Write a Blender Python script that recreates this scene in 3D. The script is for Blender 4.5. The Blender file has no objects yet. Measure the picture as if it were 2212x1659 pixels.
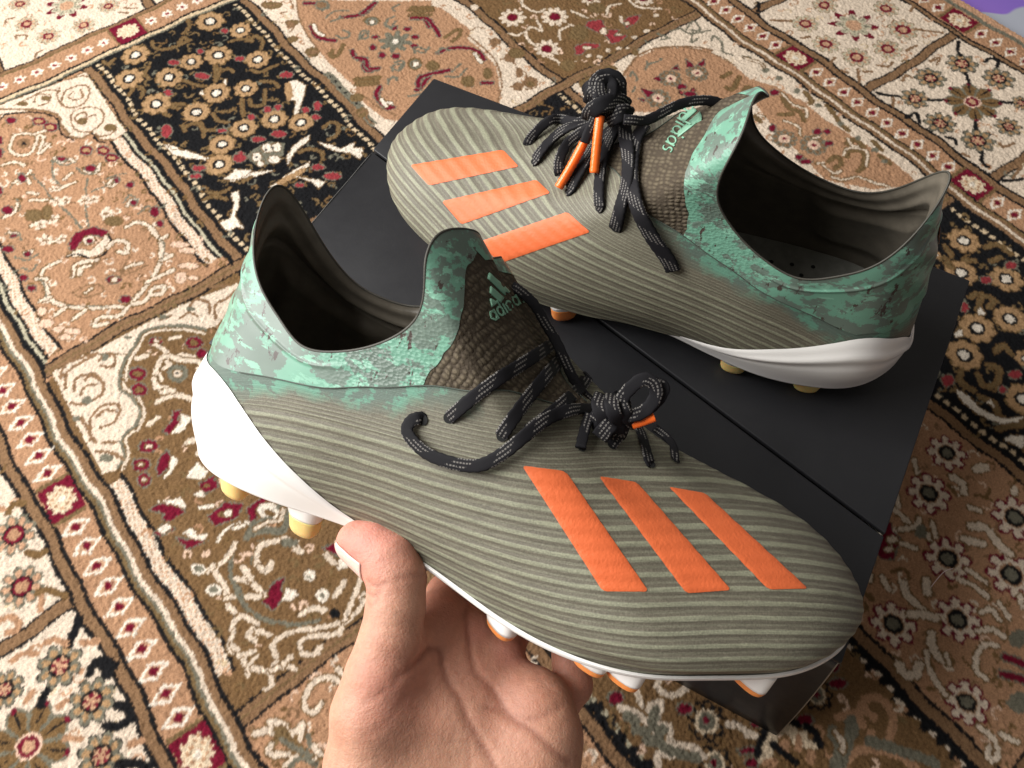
import bpy, bmesh, math, random
import numpy as np
from mathutils import Matrix, Vector
random.seed(7); rng = np.random.default_rng(11)
sc = bpy.context.scene; COL = sc.collection

# ------------------------------------------------------------------ camera, room light, exposure
CAM = np.array([0.0, 0.0, 0.455]); FPX = 1790.0
def cam_basis(pitch=math.radians(60.3), roll=math.radians(-0.7)):
    cp, sp, c, s = math.cos(pitch), math.sin(pitch), math.cos(roll), math.sin(roll)
    r = np.array([1, 0, 0.]); f = np.array([0, cp, -sp]); u = np.array([0, sp, cp])
    return c*r+s*u, -s*r+c*u, f
RR, UU, FF = cam_basis()
cd = bpy.data.cameras.new('camera'); cam = bpy.data.objects.new('camera', cd); COL.objects.link(cam)
cd.sensor_width = 36; cd.lens = FPX/2212*36; cd.clip_start = 0.01; cd.clip_end = 60
M = np.eye(4); M[:3, 0] = RR; M[:3, 1] = UU; M[:3, 2] = -FF; M[:3, 3] = CAM
cam.matrix_world = Matrix(M.tolist()); sc.camera = cam
cd.dof.use_dof = True; cd.dof.focus_distance = 0.31; cd.dof.aperture_fstop = 55.0

world = bpy.data.worlds.new('World'); sc.world = world; world.use_nodes = True
bg = world.node_tree.nodes['Background']; bg.inputs[0].default_value = (1.0, 0.93, 0.85, 1); bg.inputs[1].default_value = 0.17
def area(name, loc, target, sx, sy, power, col):
    l = bpy.data.lights.new(name, 'AREA'); l.shape = 'RECTANGLE'; l.size = sx; l.size_y = sy; l.energy = power; l.color = col
    o = bpy.data.objects.new(name, l); COL.objects.link(o); o.location = loc
    o.rotation_euler = (Vector(target)-Vector(loc)).to_track_quat('-Z', 'Y').to_euler(); return o
# daylight from a window on the left, a little behind the objects
area('window_light', (-1.12, 0.34, 0.95), (0.0, 0.2, 0.1), 1.1, 1.3, 53.0, (1.0, 0.985, 0.955))
area('room_light', (0.1, 1.2, 1.6), (0.05, 0.3, 0.05), 1.2, 1.2, 1.5, (1.0, 0.90, 0.80))
sc.view_settings.view_transform = 'Standard'; sc.view_settings.look = 'None'
sc.view_settings.exposure = 0.06; sc.view_settings.gamma = 1.0
sc.cycles.max_bounces = 6; sc.cycles.diffuse_bounces = 3

# ------------------------------------------------------------------ helpers
def link(name, me, mat=None, parent=None, smooth=True):
    o = bpy.data.objects.new(name, me); COL.objects.link(o)
    if mat: me.materials.append(mat)
    if smooth: me.polygons.foreach_set('use_smooth', np.ones(len(me.polygons), bool))
    if parent: o.parent = parent
    return o
def mesh_np(name, V, Q):
    """V n x 3, Q m x 4 (or 3) index arrays"""
    V = np.asarray(V, np.float32); Q = np.asarray(Q, np.int32); k = Q.shape[1]
    me = bpy.data.meshes.new(name); me.vertices.add(len(V)); me.vertices.foreach_set('co', V.ravel())
    me.loops.add(Q.size); me.loops.foreach_set('vertex_index', Q.ravel())
    me.polygons.add(len(Q)); me.polygons.foreach_set('loop_start', np.arange(0, Q.size, k, dtype=np.int32))
    me.update(calc_edges=True); return me
def grid_q(n, m, wrap=False, flip=False):
    i = np.arange(n if wrap else n-1)[:, None]; j = np.arange(m-1)[None]
    a = i*m+j; b = ((i+1) % n)*m+j
    q = np.stack([a, b, b+1, a+1], -1).reshape(-1, 4)
    return q[:, ::-1] if flip else q
def fattr(me, name, v):
    a = me.attributes.new(name, 'FLOAT', 'POINT'); a.data.foreach_set('value', np.asarray(v, np.float32).ravel())
def bm_mesh(name, bm):
    me = bpy.data.meshes.new(name); bm.to_mesh(me); bm.free(); return me
def empty(name, label, cat, M4=None, group=None):
    o = bpy.data.objects.new(name, None); COL.objects.link(o); o.empty_display_size = .02
    if M4 is not None: o.matrix_world = Matrix(M4)
    o['label'] = label; o['category'] = cat
    if group: o['group'] = group
    return o
class NT:
    def __init__(s, name):
        s.m = bpy.data.materials.new(name); s.m.use_nodes = True; s.t = s.m.node_tree; s.b = s.t.nodes['Principled BSDF']
    def n(s, typ, **kw):
        o = s.t.nodes.new(typ)
        for k, v in kw.items():
            if k.startswith('i_'): o.inputs[int(k[2:]) if k[2:].isdigit() else k[2:].replace('_', ' ')].default_value = v
            else: setattr(o, k, v)
        return o
    def l(s, a, b): s.t.links.new(a, b)
    def set(s, **kw):
        for k, v in kw.items(): s.b.inputs[k.replace('_', ' ')].default_value = v
        return s
    def attr(s, name): return s.n('ShaderNodeAttribute', attribute_name=name)
    def noise(s, vec, scale, detail=4, rough=.6, dist=0):
        o = s.n('ShaderNodeTexNoise'); o.inputs['Scale'].default_value = scale; o.inputs['Detail'].default_value = detail
        o.inputs['Roughness'].default_value = rough; o.inputs['Distortion'].default_value = dist
        if vec is not None: s.l(vec, o.inputs['Vector'])
        return o.outputs['Fac']
    def obj(s, sx=1, sy=1, sz=1, rot=(0, 0, 0)):
        t = s.n('ShaderNodeTexCoord'); m = s.n('ShaderNodeMapping'); m.inputs['Scale'].default_value = (sx, sy, sz); m.inputs['Rotation'].default_value = rot
        s.l(t.outputs['Object'], m.inputs['Vector']); return m.outputs[0]
    def ramp(s, fac, stops, interp='LINEAR'):
        r = s.n('ShaderNodeValToRGB'); r.color_ramp.interpolation = interp; e = r.color_ramp.elements
        while len(e) < len(stops): e.new(.5)
        for q, (p, c) in zip(e, stops): q.position = p; q.color = (c, c, c, 1) if not hasattr(c, '__len__') else (*c, 1)
        s.l(fac, r.inputs[0]); return r.outputs[0]
    def mix(s, fac, a, b, blend='MIX'):
        m = s.n('ShaderNodeMix', data_type='RGBA', blend_type=blend)
        for sock, v in ((m.inputs[0], fac), (m.inputs[6], a), (m.inputs[7], b)):
            if hasattr(v, 'default_value') or hasattr(v, 'is_linked'): s.l(v, sock)
            elif hasattr(v, '__len__'): sock.default_value = (*v, 1)
            else: sock.default_value = v
        return m.outputs[2]
    def math(s, op, a, b=None, c=None, clamp=False):
        m = s.n('ShaderNodeMath', operation=op, use_clamp=clamp)
        for i, v in enumerate((a, b, c)):
            if v is None: continue
            if hasattr(v, 'is_linked'): s.l(v, m.inputs[i])
            else: m.inputs[i].default_value = v
        return m.outputs[0]
    def bump(s, h, strength=.3, dist=.001, normal=None):
        b = s.n('ShaderNodeBump'); b.inputs['Strength'].default_value = strength; b.inputs['Distance'].default_value = dist
        s.l(h, b.inputs['Height'])
        if normal is not None: s.l(normal, b.inputs['Normal'])
        return b.outputs[0]
    def color(s, c): s.l(c, s.b.inputs['Base Color'])
    def normal(s, n): s.l(n, s.b.inputs['Normal'])
def simple(name, col, rough=.5, noise_amt=.15, scale=300, bump=.0, **kw):
    t = NT(name); v = t.obj(); n = t.noise(v, scale, 5)
    t.color(t.mix(t.ramp(n, [(.3, 0.), (.7, 1.)]), tuple(c*(1-noise_amt) for c in col), tuple(min(1, c*(1+noise_amt)) for c in col)))
    t.set(Roughness=rough, **kw)
    if bump: t.normal(t.bump(n, bump, .0006))
    return t.m
def catmull(P, n):
    P = np.asarray(P, float); m = len(P); u = np.linspace(0, m-1, n); i = np.minimum(np.floor(u).astype(int), m-2); f = (u-i)[:, None]
    E = np.vstack([2*P[0]-P[1], P, 2*P[-1]-P[-2]])
    a, b, c, d = E[i], E[i+1], E[i+2], E[i+3]
    return .5*(2*b+(c-a)*f+(2*a-5*b+4*c-d)*f**2+(3*b-a-3*c+d)*f**3)
def sweep(name, P, Nrm, width, thick, segs=14, per=None, power=2.6, caps=True):
    """flat oval ribbon along P with face normals Nrm; uv attributes in metres"""
    P = np.asarray(P, float); L = np.r_[0, np.cumsum(np.linalg.norm(np.diff(P, axis=0), axis=1))]
    n = per or max(8, int(L[-1]/.0009)); C = catmull(P, n); N = catmull(Nrm, n)
    T = np.gradient(C, axis=0); T /= np.linalg.norm(T, axis=1)[:, None]+1e-12
    N -= T*(N*T).sum(1)[:, None]; N /= np.linalg.norm(N, axis=1)[:, None]+1e-12
    B = np.cross(T, N); a = np.arange(segs)/segs*2*math.pi
    ca, sa = np.cos(a), np.sin(a); ex = 2/power
    ox = np.sign(ca)*np.abs(ca)**ex*width/2; oy = np.sign(sa)*np.abs(sa)**ex*thick/2
    wob = 1+.05*np.sin(np.arange(n)*1.9)
    V = C[:, None]+B[:, None]*(ox[None, :, None]*wob[:, None, None])+N[:, None]*oy[None, :, None]
    i = np.arange(n-1)[:, None]; j = np.arange(segs)[None]; jn = (j+1) % segs
    Q = np.stack([i*segs+j, i*segs+jn, (i+1)*segs+jn, (i+1)*segs+j], -1).reshape(-1, 4)
    V = V.reshape(-1, 3)
    if caps:
        V = np.vstack([V, C[:1], C[-1:]]); c0 = n*segs
        jj = np.arange(segs); k = np.stack([jj, np.full(segs, c0), (jj+1) % segs, (jj+1) % segs], -1)
        tri0 = np.stack([(jj+1) % segs, jj, np.full(segs, c0), np.full(segs, c0)], -1)
    me = bpy.data.meshes.new(name)
    faces = Q.tolist()
    if caps:
        faces += [((x+1) % segs, x, c0) for x in range(segs)] + [((n-1)*segs+x, (n-1)*segs+(x+1) % segs, c0+1) for x in range(segs)]
    me.from_pydata(V.tolist(), [], faces)
    Lc = np.r_[0, np.cumsum(np.linalg.norm(np.diff(C, axis=0), axis=1))]
    ua = np.repeat(Lc, segs); va = np.tile(ox, n)
    if caps: ua = np.r_[ua, 0, Lc[-1]]; va = np.r_[va, 0, 0]
    fattr(me, 'run', ua); fattr(me, 'across', va); return me

# pattern of the carpet: strokes, patches and flowers in half-millimetres along the weave
CARPET = [["s","o",2,292,1283,307,1293,314,1310],["s","o",2,157,1203,172,1214,180,1201,169,1186],["s","o",2,275,1267,288,1275,288,1260],["s","o",2,298,1181,292,
1161,281,1153],["s","o",2,295,1088,278,1052],["s","o",2,241,1181,253,1158,263,1150],["s","o",2,202,1144,217,1133],["s","o",2,188,1123,183,1133,192,1143,
207,1130],["s","o",2,242,1296,237,1282,246,1267,272,1261,292,1264],["s","o",2,174,1296,161,1292,157,1302],["s","o",2,209,1240,197,1232,198,1218],["s","o",
2,193,1087,209,1087,216,1069,208,1051],["s","o",2,375,1199,363,1216,345,1222],["s","o",2,367,1205,385,1206,387,1186,376,1173],["s","o",2,339,1138,345,1126,
357,1124,377,1122],["s","o",2,338,1105,352,1090,354,1075],["s","o",2,333,1082,315,1056,299,1065,303,1079],["s","o",2,362,952,379,955,383,942,371,926,356,
925],["s","o",2,294,1089,279,1058],["s","o",2,296,1182,281,1149],["s","o",2,306,928,318,928,332,911,327,894],["s","o",2,256,1083,265,1076,275,1077],["s",
"o",2,244,1089,241,1069,251,1054],["s","o",2,313,1152,311,1163,300,1165],["s","o",2,219,1080,215,1064,229,1050],["s","o",2,193,1094,191,1079],["p","w",
375,1075,385,1071,389,1051,376,1034,347,1005,341,1006,360,1031,351,1041,362,1042],["p","w",309,947,338,952,330,942,307,937,293,929,279,916,287,934],["p",
"w",340,929,350,915,359,896,383,895,374,887,386,877,371,860,366,881,353,894,344,911],["p","w",235,893,277,900,308,902,302,895,272,887,244,889],["p","w",
211,955,228,936,257,919,234,925,212,934,197,939,193,953,210,944],["p","w",246,1140,254,1144,252,1128],["p","w",290,1142,296,1144,290,1132],["p","w",274,
891,288,874,306,852,291,847,291,863],["p","w",157,1072,167,1049,180,1030,194,1001,177,1017,161,1038,153,1060],["p","t",365,1076,375,1075,362,1042,348,1036,
355,1058],["p","t",246,896,296,897,292,888,250,887],["p","g",238,969,253,978,282,977,298,959,284,939,259,935,241,943],["p","w",257,955,252,950,246,951,
243,957,245,964,250,969,255,968,258,962],["p","w",279,961,274,957,268,958,264,964,265,972,271,976,277,975,281,969],["p","w",290,956,285,951,280,952,277,
957,279,964,284,969,289,968,292,963],["p","w",276,934,271,930,265,932,261,938,262,945,267,948,273,946,276,941],["p","w",252,941,249,938,245,939,243,942,
244,947,247,950,251,949,253,945],["p","k",253,958,251,956,249,956,248,959,248,961,250,963,252,962,253,960],["p","k",270,962,268,960,266,961,265,963,266,
965,268,967,270,967,271,965],["p","k",281,960,279,958,277,958,276,960,277,963,279,965,281,964,282,962],["p","w",155,1078,156,1057,176,1037,188,1011,189,
1003,169,1023,153,1047,153,1067],["p","w",190,951,213,956,231,938,207,935],["p","w",186,920,196,916,182,890,169,878,168,850,161,859,147,860,146,882,161,
877,180,899],["s","o",2,149,934,164,930,175,914],["s","o",2,159,945,170,932,189,929],["s","o",2,210,928,224,929],["bf",342,1285,24],["bf",372,1236,18],
["bf",205,1282,23],["bf",313,1202,23],["bf",270,1213,19],["bf",173,1237,23],["bf",225,1200,22],["bf",182,1159,23],["bf",269,1125,22],["bf",311,1105,19],
["bf",224,1107,22],["bf",265,1028,21],["bf",222,1017,21],["bf",199,982,22],["bf",359,1154,21],["bf",312,1016,21],["bf",341,984,20],["p","r",355,1247,351,
1244,347,1246,344,1250,344,1255,348,1258,353,1257,356,1252],["p","r",299,1225,295,1222,291,1222,289,1227,290,1232,293,1235,297,1234,299,1230],["p","r",
254,1220,250,1218,244,1220,239,1226,239,1232,244,1235,250,1232,254,1226],["p","r",279,1165,274,1162,266,1166,259,1174,259,1181,264,1183,272,1179,278,1171],
["p","r",213,1166,209,1162,205,1163,202,1168,203,1174,207,1177,211,1176,214,1172],["p","r",175,1092,168,1084,162,1084,159,1091,162,1102,169,1110,175,1111,
178,1103],["p","r",343,1168,339,1166,334,1168,330,1173,330,1178,334,1181,340,1179,344,1173],["p","r",242,1039,239,1038,234,1040,230,1044,230,1049,233,1051,
238,1049,242,1044],["p","r",180,988,176,986,169,989,164,995,164,1001,168,1003,174,1000,179,994],["p","r",238,972,233,968,227,969,224,975,225,983,230,987,
236,986,240,979],["p","r",168,977,164,976,158,979,153,985,152,989,156,990,162,987,167,982],["p","r",387,1085,381,1083,374,1086,369,1092,369,1099,374,1102,
382,1099,387,1092],["p","r",291,1039,287,1036,283,1036,281,1040,282,1046,286,1049,290,1049,292,1045],["p","r",279,986,275,984,268,987,263,993,263,999,267,
1001,274,997,279,991],["p","r",311,976,306,973,298,977,292,984,292,991,298,993,305,990,311,982],["p","r",237,967,232,963,225,965,220,972,221,980,227,984,
234,982,238,975],["p","r",366,1000,362,997,357,998,355,1003,356,1008,359,1010,364,1009,366,1005],["p","r",384,995,379,990,374,990,372,995,375,1003,380,
1008,385,1008,387,1002],["p","r",370,975,367,973,362,974,359,979,359,984,363,987,368,985,371,980],["p","r",319,1038,315,1034,311,1035,309,1039,310,1045,
314,1049,318,1048,320,1044],["p","r",333,1032,330,1028,326,1029,324,1033,325,1038,329,1042,333,1041,335,1037],["p","r",320,878,315,877,309,880,304,886,
304,891,308,893,315,890,320,884],["p","r",330,847,324,845,316,849,309,856,309,864,315,866,324,862,330,854],["p","r",277,866,274,864,269,866,266,870,266,
874,269,876,274,874,277,870],["p","c",-15,1305,68,1301,124,1298,123,1274,118,1134,94,1127,79,1143,76,1163,60,1160,48,1176,48,1207,50,1228,29,1260,-22,1285],
["s","b",3,-18,1297,29,1259,49,1230,45,1203,46,1174,60,1159,76,1163],["s","b",3,79,1155,81,1140,96,1127],["s","k",2,-13,1279,25,1255,45,1226,40,1201,39,
1183,47,1164],["s","k",2,75,1160,76,1140,84,1129],["s","k",2,-28,1270,-13,1281],["s","b",2,77,1289,65,1269,65,1242,82,1229,103,1238,113,1261,102,1276,79,
1274,67,1257],["s","b",2,90,1265,80,1260,83,1248,96,1244,101,1264],["s","b",2,64,1214,76,1224,99,1215,108,1192,95,1171,71,1167,58,1186,64,1214],["s","b",
2,67,1193,68,1208,84,1211,83,1192],["s","b",2,4,1290,28,1294,56,1295,74,1281],["s","b",2,31,1279,42,1293,58,1280,48,1265,32,1268],["s","b",2,72,1195,84,
1198,96,1195],["s","b",2,81,1147,95,1142,108,1145],["p","o",110,1149,106,1147,100,1149,96,1155,96,1160,100,1163,105,1161,110,1155],["p","o",54,1273,51,
1271,47,1272,44,1277,44,1281,47,1284,51,1282,54,1278],["p","o",21,1283,19,1281,14,1284,11,1288,10,1292,13,1293,17,1291,21,1287],["p","o",79,1189,76,1186,
72,1187,69,1191,69,1197,73,1200,77,1199,80,1194],["s","b",2,93,1300,114,1294,122,1285],["p","R",-6,1256,-10,1252,-15,1254,-19,1259,-19,1266,-15,1269,-10,
1268,-6,1262],["p","R",30,1226,25,1222,18,1225,13,1232,13,1240,18,1244,24,1242,29,1234],["p","R",39,1204,34,1199,27,1201,22,1208,22,1217,27,1221,34,1219,
39,1212],["p","R",61,1126,56,1121,50,1123,45,1130,46,1138,51,1143,57,1141,62,1134],["p","R",82,1110,77,1105,70,1107,66,1113,67,1122,72,1126,78,1125,82,
1118],["p","R",86,1088,81,1085,74,1087,69,1094,70,1101,74,1105,81,1103,86,1096],["p","t",26,1229,23,1227,19,1229,16,1233,16,1237,19,1239,23,1237,26,1233],
["p","t",35,1206,32,1204,28,1205,25,1209,25,1214,28,1216,32,1215,35,1211],["p","t",58,1128,55,1126,52,1127,49,1131,49,1135,52,1137,55,1136,58,1133],["p",
"t",78,1112,76,1110,72,1111,70,1115,70,1119,73,1121,76,1120,78,1117],["p","t",82,1091,80,1090,76,1091,73,1095,73,1098,76,1100,79,1099,82,1095],["s","c",
3,-19,1226,-29,1215,-37,1203,-33,1185,-17,1175,-3,1188,6,1203,-4,1219,-18,1225],["s","c",3,8,1207,14,1196,6,1184,-6,1167,16,1177],["s","c",3,-59,1178,-41,
1173,-32,1157],["s","c",3,4,1211,21,1207],["p","b",-7,1194,-13,1188,-20,1189,-25,1197,-24,1207,-18,1213,-11,1212,-6,1204],["p","k",-13,1199,-15,1196,-17,
1196,-19,1199,-18,1202,-16,1205,-14,1205,-13,1202],["s","c",3,9,1146,13,1131,25,1130,30,1120],["s","c",3,36,1100,37,1088,47,1080,58,1092],["s","c",3,-47,
1136,-38,1136,-40,1119],["s","c",3,53,1052,52,1042,63,1042],["p","R",24,1131,21,1129,15,1132,11,1137,10,1142,14,1143,19,1141,23,1136],["p","R",51,1089,
48,1086,43,1088,40,1092,40,1097,44,1100,48,1098,51,1094],["p","R",-39,1133,-42,1128,-46,1129,-49,1134,-48,1140,-45,1145,-40,1144,-38,1139],["p","R",68,
1046,65,1043,62,1043,60,1047,61,1052,64,1056,67,1055,69,1051],["p","R",79,1023,77,1021,74,1021,72,1025,72,1029,75,1031,78,1031,80,1027],["p","R",-39,1226,
-42,1220,-45,1220,-46,1224,-45,1230,-42,1235,-39,1236,-38,1232],["p","R",-47,1202,-51,1197,-54,1196,-55,1201,-54,1207,-51,1212,-48,1213,-46,1208],["s",
"g",2,4,1140,-7,1109,-5,1085],["s","g",2,-30,1128,-26,1097,-25,1066,-17,1030,-14,992],["s","g",2,31,1076,18,1051,3,1015,-4,988],["s","g",2,49,1046,27,1049],
["s","g",2,4,1143,15,1123,30,1119],["s","g",2,27,1106,33,1086,50,1080],["s","g",2,-65,1128,-47,1140,-28,1133],["s","g",2,-99,1081,-87,1078,-70,1080,-66,
1102],["s","g",2,-103,1048,-88,1040,-90,1023],["s","g",2,53,1059,69,1058,81,1052],["s","g",2,53,1002,68,1009,73,993],["s","g",2,-108,999,-97,984,-81,985],
["s","g",2,-108,976,-99,962,-90,968],["s","g",2,62,969,79,974,82,961],["s","c",3,-51,1087,-32,1072],["s","c",3,-11,1082,14,1081],["s","c",3,-49,1104,-38,
1091],["s","c",3,4,1097,18,1101],["s","c",3,-58,1134,-46,1136,-33,1138,-29,1142],["s","c",3,-93,1079,-79,1079,-68,1092],["s","c",3,-98,1048,-91,1038],["s",
"c",3,51,1049,60,1053],["s","c",3,56,992,64,1000],["s","c",3,-95,999,-85,995],["s","c",3,-56,879,-46,882],["s","c",3,1,887,14,887,26,882],["s","c",3,-60,
1007,-55,993,-43,994],["s","c",3,-70,1040,-56,1040,-44,1037],["s","c",3,-41,1038,-36,1028],["sf",-22,1061,10],["sf",10,1039,10],["sf",-11,1055,9],["sf",
22,1033,9],["sf",26,994,11],["sf",25,998,9],["sf",-58,1034,10],["sf",-40,1034,10],["sf",-44,991,9],["sf",-63,1002,10],["sf",-16,1088,7],["p","o",-48,1048,
-55,1043,-63,1045,-69,1054,-69,1064,-63,1070,-54,1067,-48,1058],["p","o",38,969,33,966,24,969,18,978,18,986,23,989,32,985,38,977],["p","o",-36,1045,-41,
1037,-47,1036,-49,1043,-46,1054,-41,1062,-35,1063,-33,1056],["p","R",22,1134,19,1132,15,1133,11,1138,11,1142,14,1144,18,1142,22,1138],["p","R",51,1087,
47,1085,41,1088,37,1093,36,1099,40,1101,46,1098,50,1093],["p","R",-40,1131,-43,1127,-47,1127,-49,1132,-49,1138,-45,1142,-41,1142,-39,1137],["p","R",67,
1045,65,1043,62,1043,61,1046,62,1050,64,1052,66,1052,68,1049],["p","R",80,1024,77,1021,73,1022,71,1026,71,1031,74,1033,78,1032,81,1028],["p","R",69,989,
66,986,63,987,61,990,62,995,64,998,68,998,70,994],["p","R",-79,1084,-83,1080,-88,1081,-91,1087,-91,1094,-87,1098,-82,1097,-78,1091],["p","R",87,955,82,
950,78,950,75,955,77,963,82,968,87,968,89,963],["p","R",82,930,79,926,75,927,73,931,74,936,77,940,81,939,83,935],["p","R",-104,1013,-107,1011,-113,1014,
-118,1020,-119,1025,-115,1027,-109,1025,-105,1019],["p","R",-76,1129,-79,1124,-82,1122,-83,1127,-82,1133,-79,1139,-76,1140,-75,1136],["p","R",-49,1201,
-52,1195,-55,1194,-56,1198,-55,1206,-51,1211,-48,1213,-47,1208],["p","R",-108,954,-110,951,-114,952,-117,957,-117,961,-114,964,-110,963,-108,959],["p",
"R",-105,929,-108,926,-112,928,-115,932,-115,937,-112,939,-108,938,-105,934],["p","R",-9,872,-14,870,-20,872,-24,878,-24,884,-20,887,-14,884,-10,878],["p",
"R",-11,831,-14,828,-20,830,-24,836,-24,841,-20,844,-14,842,-10,837],["p","R",-88,991,-91,989,-94,990,-97,994,-97,997,-94,999,-91,998,-88,995],["p","R",
-91,1035,-93,1034,-97,1035,-99,1038,-99,1041,-97,1042,-94,1041,-92,1038],["p","R",-39,977,-23,989,2,983,13,964,6,955,-7,972,-26,970,-35,960,-41,964],["p",
"c",-50,956,-35,960,-19,944,-7,951,10,959,7,944,-11,931,-24,934],["s","k",2,-51,955,-38,952,-25,931,-8,928,8,943,12,958],["p","c",-8,959,-12,955,-18,957,
-22,963,-22,970,-17,974,-11,973,-7,966],["p","c",-13,875,-15,873,-18,874,-20,877,-19,880,-17,882,-14,881,-12,878],["p","R",-11,960,-13,958,-16,959,-18,
962,-18,965,-16,967,-13,967,-11,964],["s","c",4,-62,954,-82,955,-93,944,-94,919,-98,899,-83,872,-60,851,-35,834,-20,823,-8,829,19,844,44,864,63,897,65,
916,62,944,51,956,37,956],["s","c",4,65,906,77,907],["s","c",4,50,870,66,870],["s","c",4,18,847,56,845],["s","c",4,-13,823,2,818,19,830,32,827,26,816,15,
821],["s","c",4,-20,823,-36,816,-56,829,-68,822,-54,815],["s","c",4,-97,902,-109,904],["s","c",4,-87,872,-101,870],["s","c",4,-67,853,-85,848],["s","c",
4,-88,934,-99,945],["s","c",4,-58,917,-48,935,-34,931,-19,923],["s","c",4,-50,914,-43,925,-32,920],["s","c",4,0,936,16,941,26,926,17,912,10,921],["s","g",
1,-97,944,-95,926,-100,904],["s","g",1,64,910,66,894,53,871],["s","g",1,-84,876,-43,840],["s","b",2,-59,918,-52,936,-38,938],["s","b",2,-32,914,-20,921,
-3,918],["s","b",2,21,906,1,887,3,876,31,874],["s","b",2,-69,890,-51,892,-34,879,-37,868,-59,872,-67,885],["p","w2",94,873,89,872,81,876,74,883,73,889,
78,890,86,886,92,879],["p","w2",97,857,92,856,85,860,78,867,77,872,81,873,89,869,96,862],["p","w2",88,830,83,829,74,834,66,842,65,848,70,849,79,844,86,
836],["p","w2",65,821,60,816,54,817,50,823,52,831,57,836,63,836,66,829],["p","w2",78,811,75,810,70,813,66,817,65,821,68,821,73,819,77,814],["p","w2",-109,
857,-113,854,-119,857,-124,863,-125,870,-120,873,-114,871,-109,864],["p","w2",-98,837,-102,835,-108,838,-113,844,-114,849,-110,851,-104,848,-99,842],["p",
"w2",-85,823,-89,822,-96,826,-102,833,-104,838,-100,839,-92,835,-86,829],["p","w2",-100,823,-103,821,-108,823,-112,828,-112,833,-109,835,-104,832,-100,
828],["p","w2",-109,882,-112,879,-117,879,-119,884,-119,890,-115,894,-111,893,-108,889],["p","d",487,1244,470,1211,455,1162,449,1112,446,1068,448,1012,
460,956,465,906,524,892,669,1100],["p","d",621,1139,566,1182,438,979,446,909,497,843,596,810,626,850,654,895,659,936,659,981,675,994,671,1072],["s","b",
2,487,1244,470,1211,455,1162,449,1112],["s","b",2,437,994,448,971,453,938,464,904],["s","b",2,423,952,425,934,426,911],["s","b",2,478,1251,468,1223],["s",
"b",2,664,992,665,961,664,921,654,890,635,857,601,824],["s","b",2,675,994,689,994,695,984],["p","o",447,1106,441,1102,433,1104,429,1112,429,1120,436,1124,
444,1122,448,1114],["p","o",434,936,428,932,422,933,418,940,420,947,426,952,433,951,436,944],["p","o",447,969,441,966,434,969,429,976,430,982,435,985,442,
982,447,976],["p","o",459,1189,454,1187,447,1191,441,1197,441,1203,446,1205,453,1201,458,1194],["p","o",435,1155,431,1152,425,1154,422,1159,423,1165,427,
1168,433,1166,436,1161],["p","o",459,1246,452,1244,440,1249,432,1259,431,1268,438,1271,450,1265,458,1255],["p","b",446,1107,442,1105,437,1107,434,1112,
434,1116,438,1119,443,1117,446,1112],["p","b",450,1188,445,1184,439,1185,436,1191,438,1198,443,1202,448,1201,451,1195],["s","b",2,435,1208,448,1201,448,
1186,435,1178],["s","b",2,434,1270,440,1257,465,1253],["s","b",2,447,1229,457,1224],["s","b",2,417,943,434,943,426,927],["s","b",2,686,959,692,945,683,
937,679,945],["s","b",2,670,907,682,897,683,882,687,903],["s","b",2,679,876,684,862,679,847],["s","b",2,643,846,662,841,681,845,677,820,659,825],["p","b",
698,940,692,936,684,938,680,945,682,953,688,957,696,954,700,947],["p","b",693,894,686,889,678,891,674,898,676,907,684,912,692,910,696,902],["p","b",681,
859,674,853,668,853,666,859,671,867,678,874,684,874,685,868],["p","b",686,827,677,821,667,823,662,832,666,842,675,848,685,846,690,837],["p","b",661,832,
654,828,646,830,643,837,645,845,652,849,660,847,664,840],["p","o",678,828,674,826,670,827,668,831,670,835,674,837,677,836,679,833],["st",560,1050,29],["p",
"R",528,1057,524,1054,519,1055,517,1059,519,1064,523,1067,527,1067,529,1062],["p","R",529,1031,524,1028,520,1028,518,1033,520,1038,524,1042,529,1041,531,
1037],["p","R",546,1014,542,1012,537,1013,534,1017,535,1023,540,1025,544,1024,547,1020],["p","R",583,1017,579,1015,575,1016,573,1020,574,1024,578,1027,
582,1026,584,1022],["p","R",598,1035,595,1033,590,1034,587,1039,588,1043,591,1045,596,1043,599,1039],["p","R",599,1060,596,1058,591,1059,588,1064,589,1068,
592,1070,597,1068,600,1064],["p","R",582,1077,579,1075,575,1076,572,1080,573,1084,576,1086,580,1085,583,1081],["p","R",545,1076,542,1075,538,1076,536,1080,
536,1084,539,1085,543,1084,545,1080],["s","R",5,470,1169,464,1144,471,1127,483,1114],["s","R",5,617,1080,632,1068,626,1046],["s","R",5,492,1075,487,1057,
495,1037],["s","R",5,499,1044,486,1030,486,1016,500,1012],["s","R",5,491,1225,503,1217],["s","R",5,522,1158,547,1146,564,1144,591,1158],["s","R",5,477,
969,462,953,464,936,470,925],["s","R",5,544,953,557,947],["s","R",5,552,943,528,931,521,931],["s","w",4,475,1169,470,1150,474,1136],["s","w",4,465,951,
467,940,474,931],["s","R",5,616,1083,635,1068,631,1034,626,1017],["s","R",5,599,983,624,978,645,961,653,941,649,923],["s","R",5,487,1056,497,1043,490,1023,
501,1011],["s","R",5,528,936,545,952,588,937],["s","R",5,613,879,625,870],["s","R",5,480,974,464,959,462,928,470,922],["s","R",5,590,1157,556,1146],["s",
"w",4,646,945,641,920],["s","w",4,466,948,464,931],["s","g",3,516,1093,534,1100,531,1087,523,1088],["s","g",3,595,1105,581,1105,570,1092,585,1081],["s",
"g",3,574,1012,580,998,597,1004],["s","g",3,519,1001,527,985,544,1001,530,1007],["s","g",3,599,983,610,989,618,978],["s","g",3,494,973,509,980,510,969],
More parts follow.
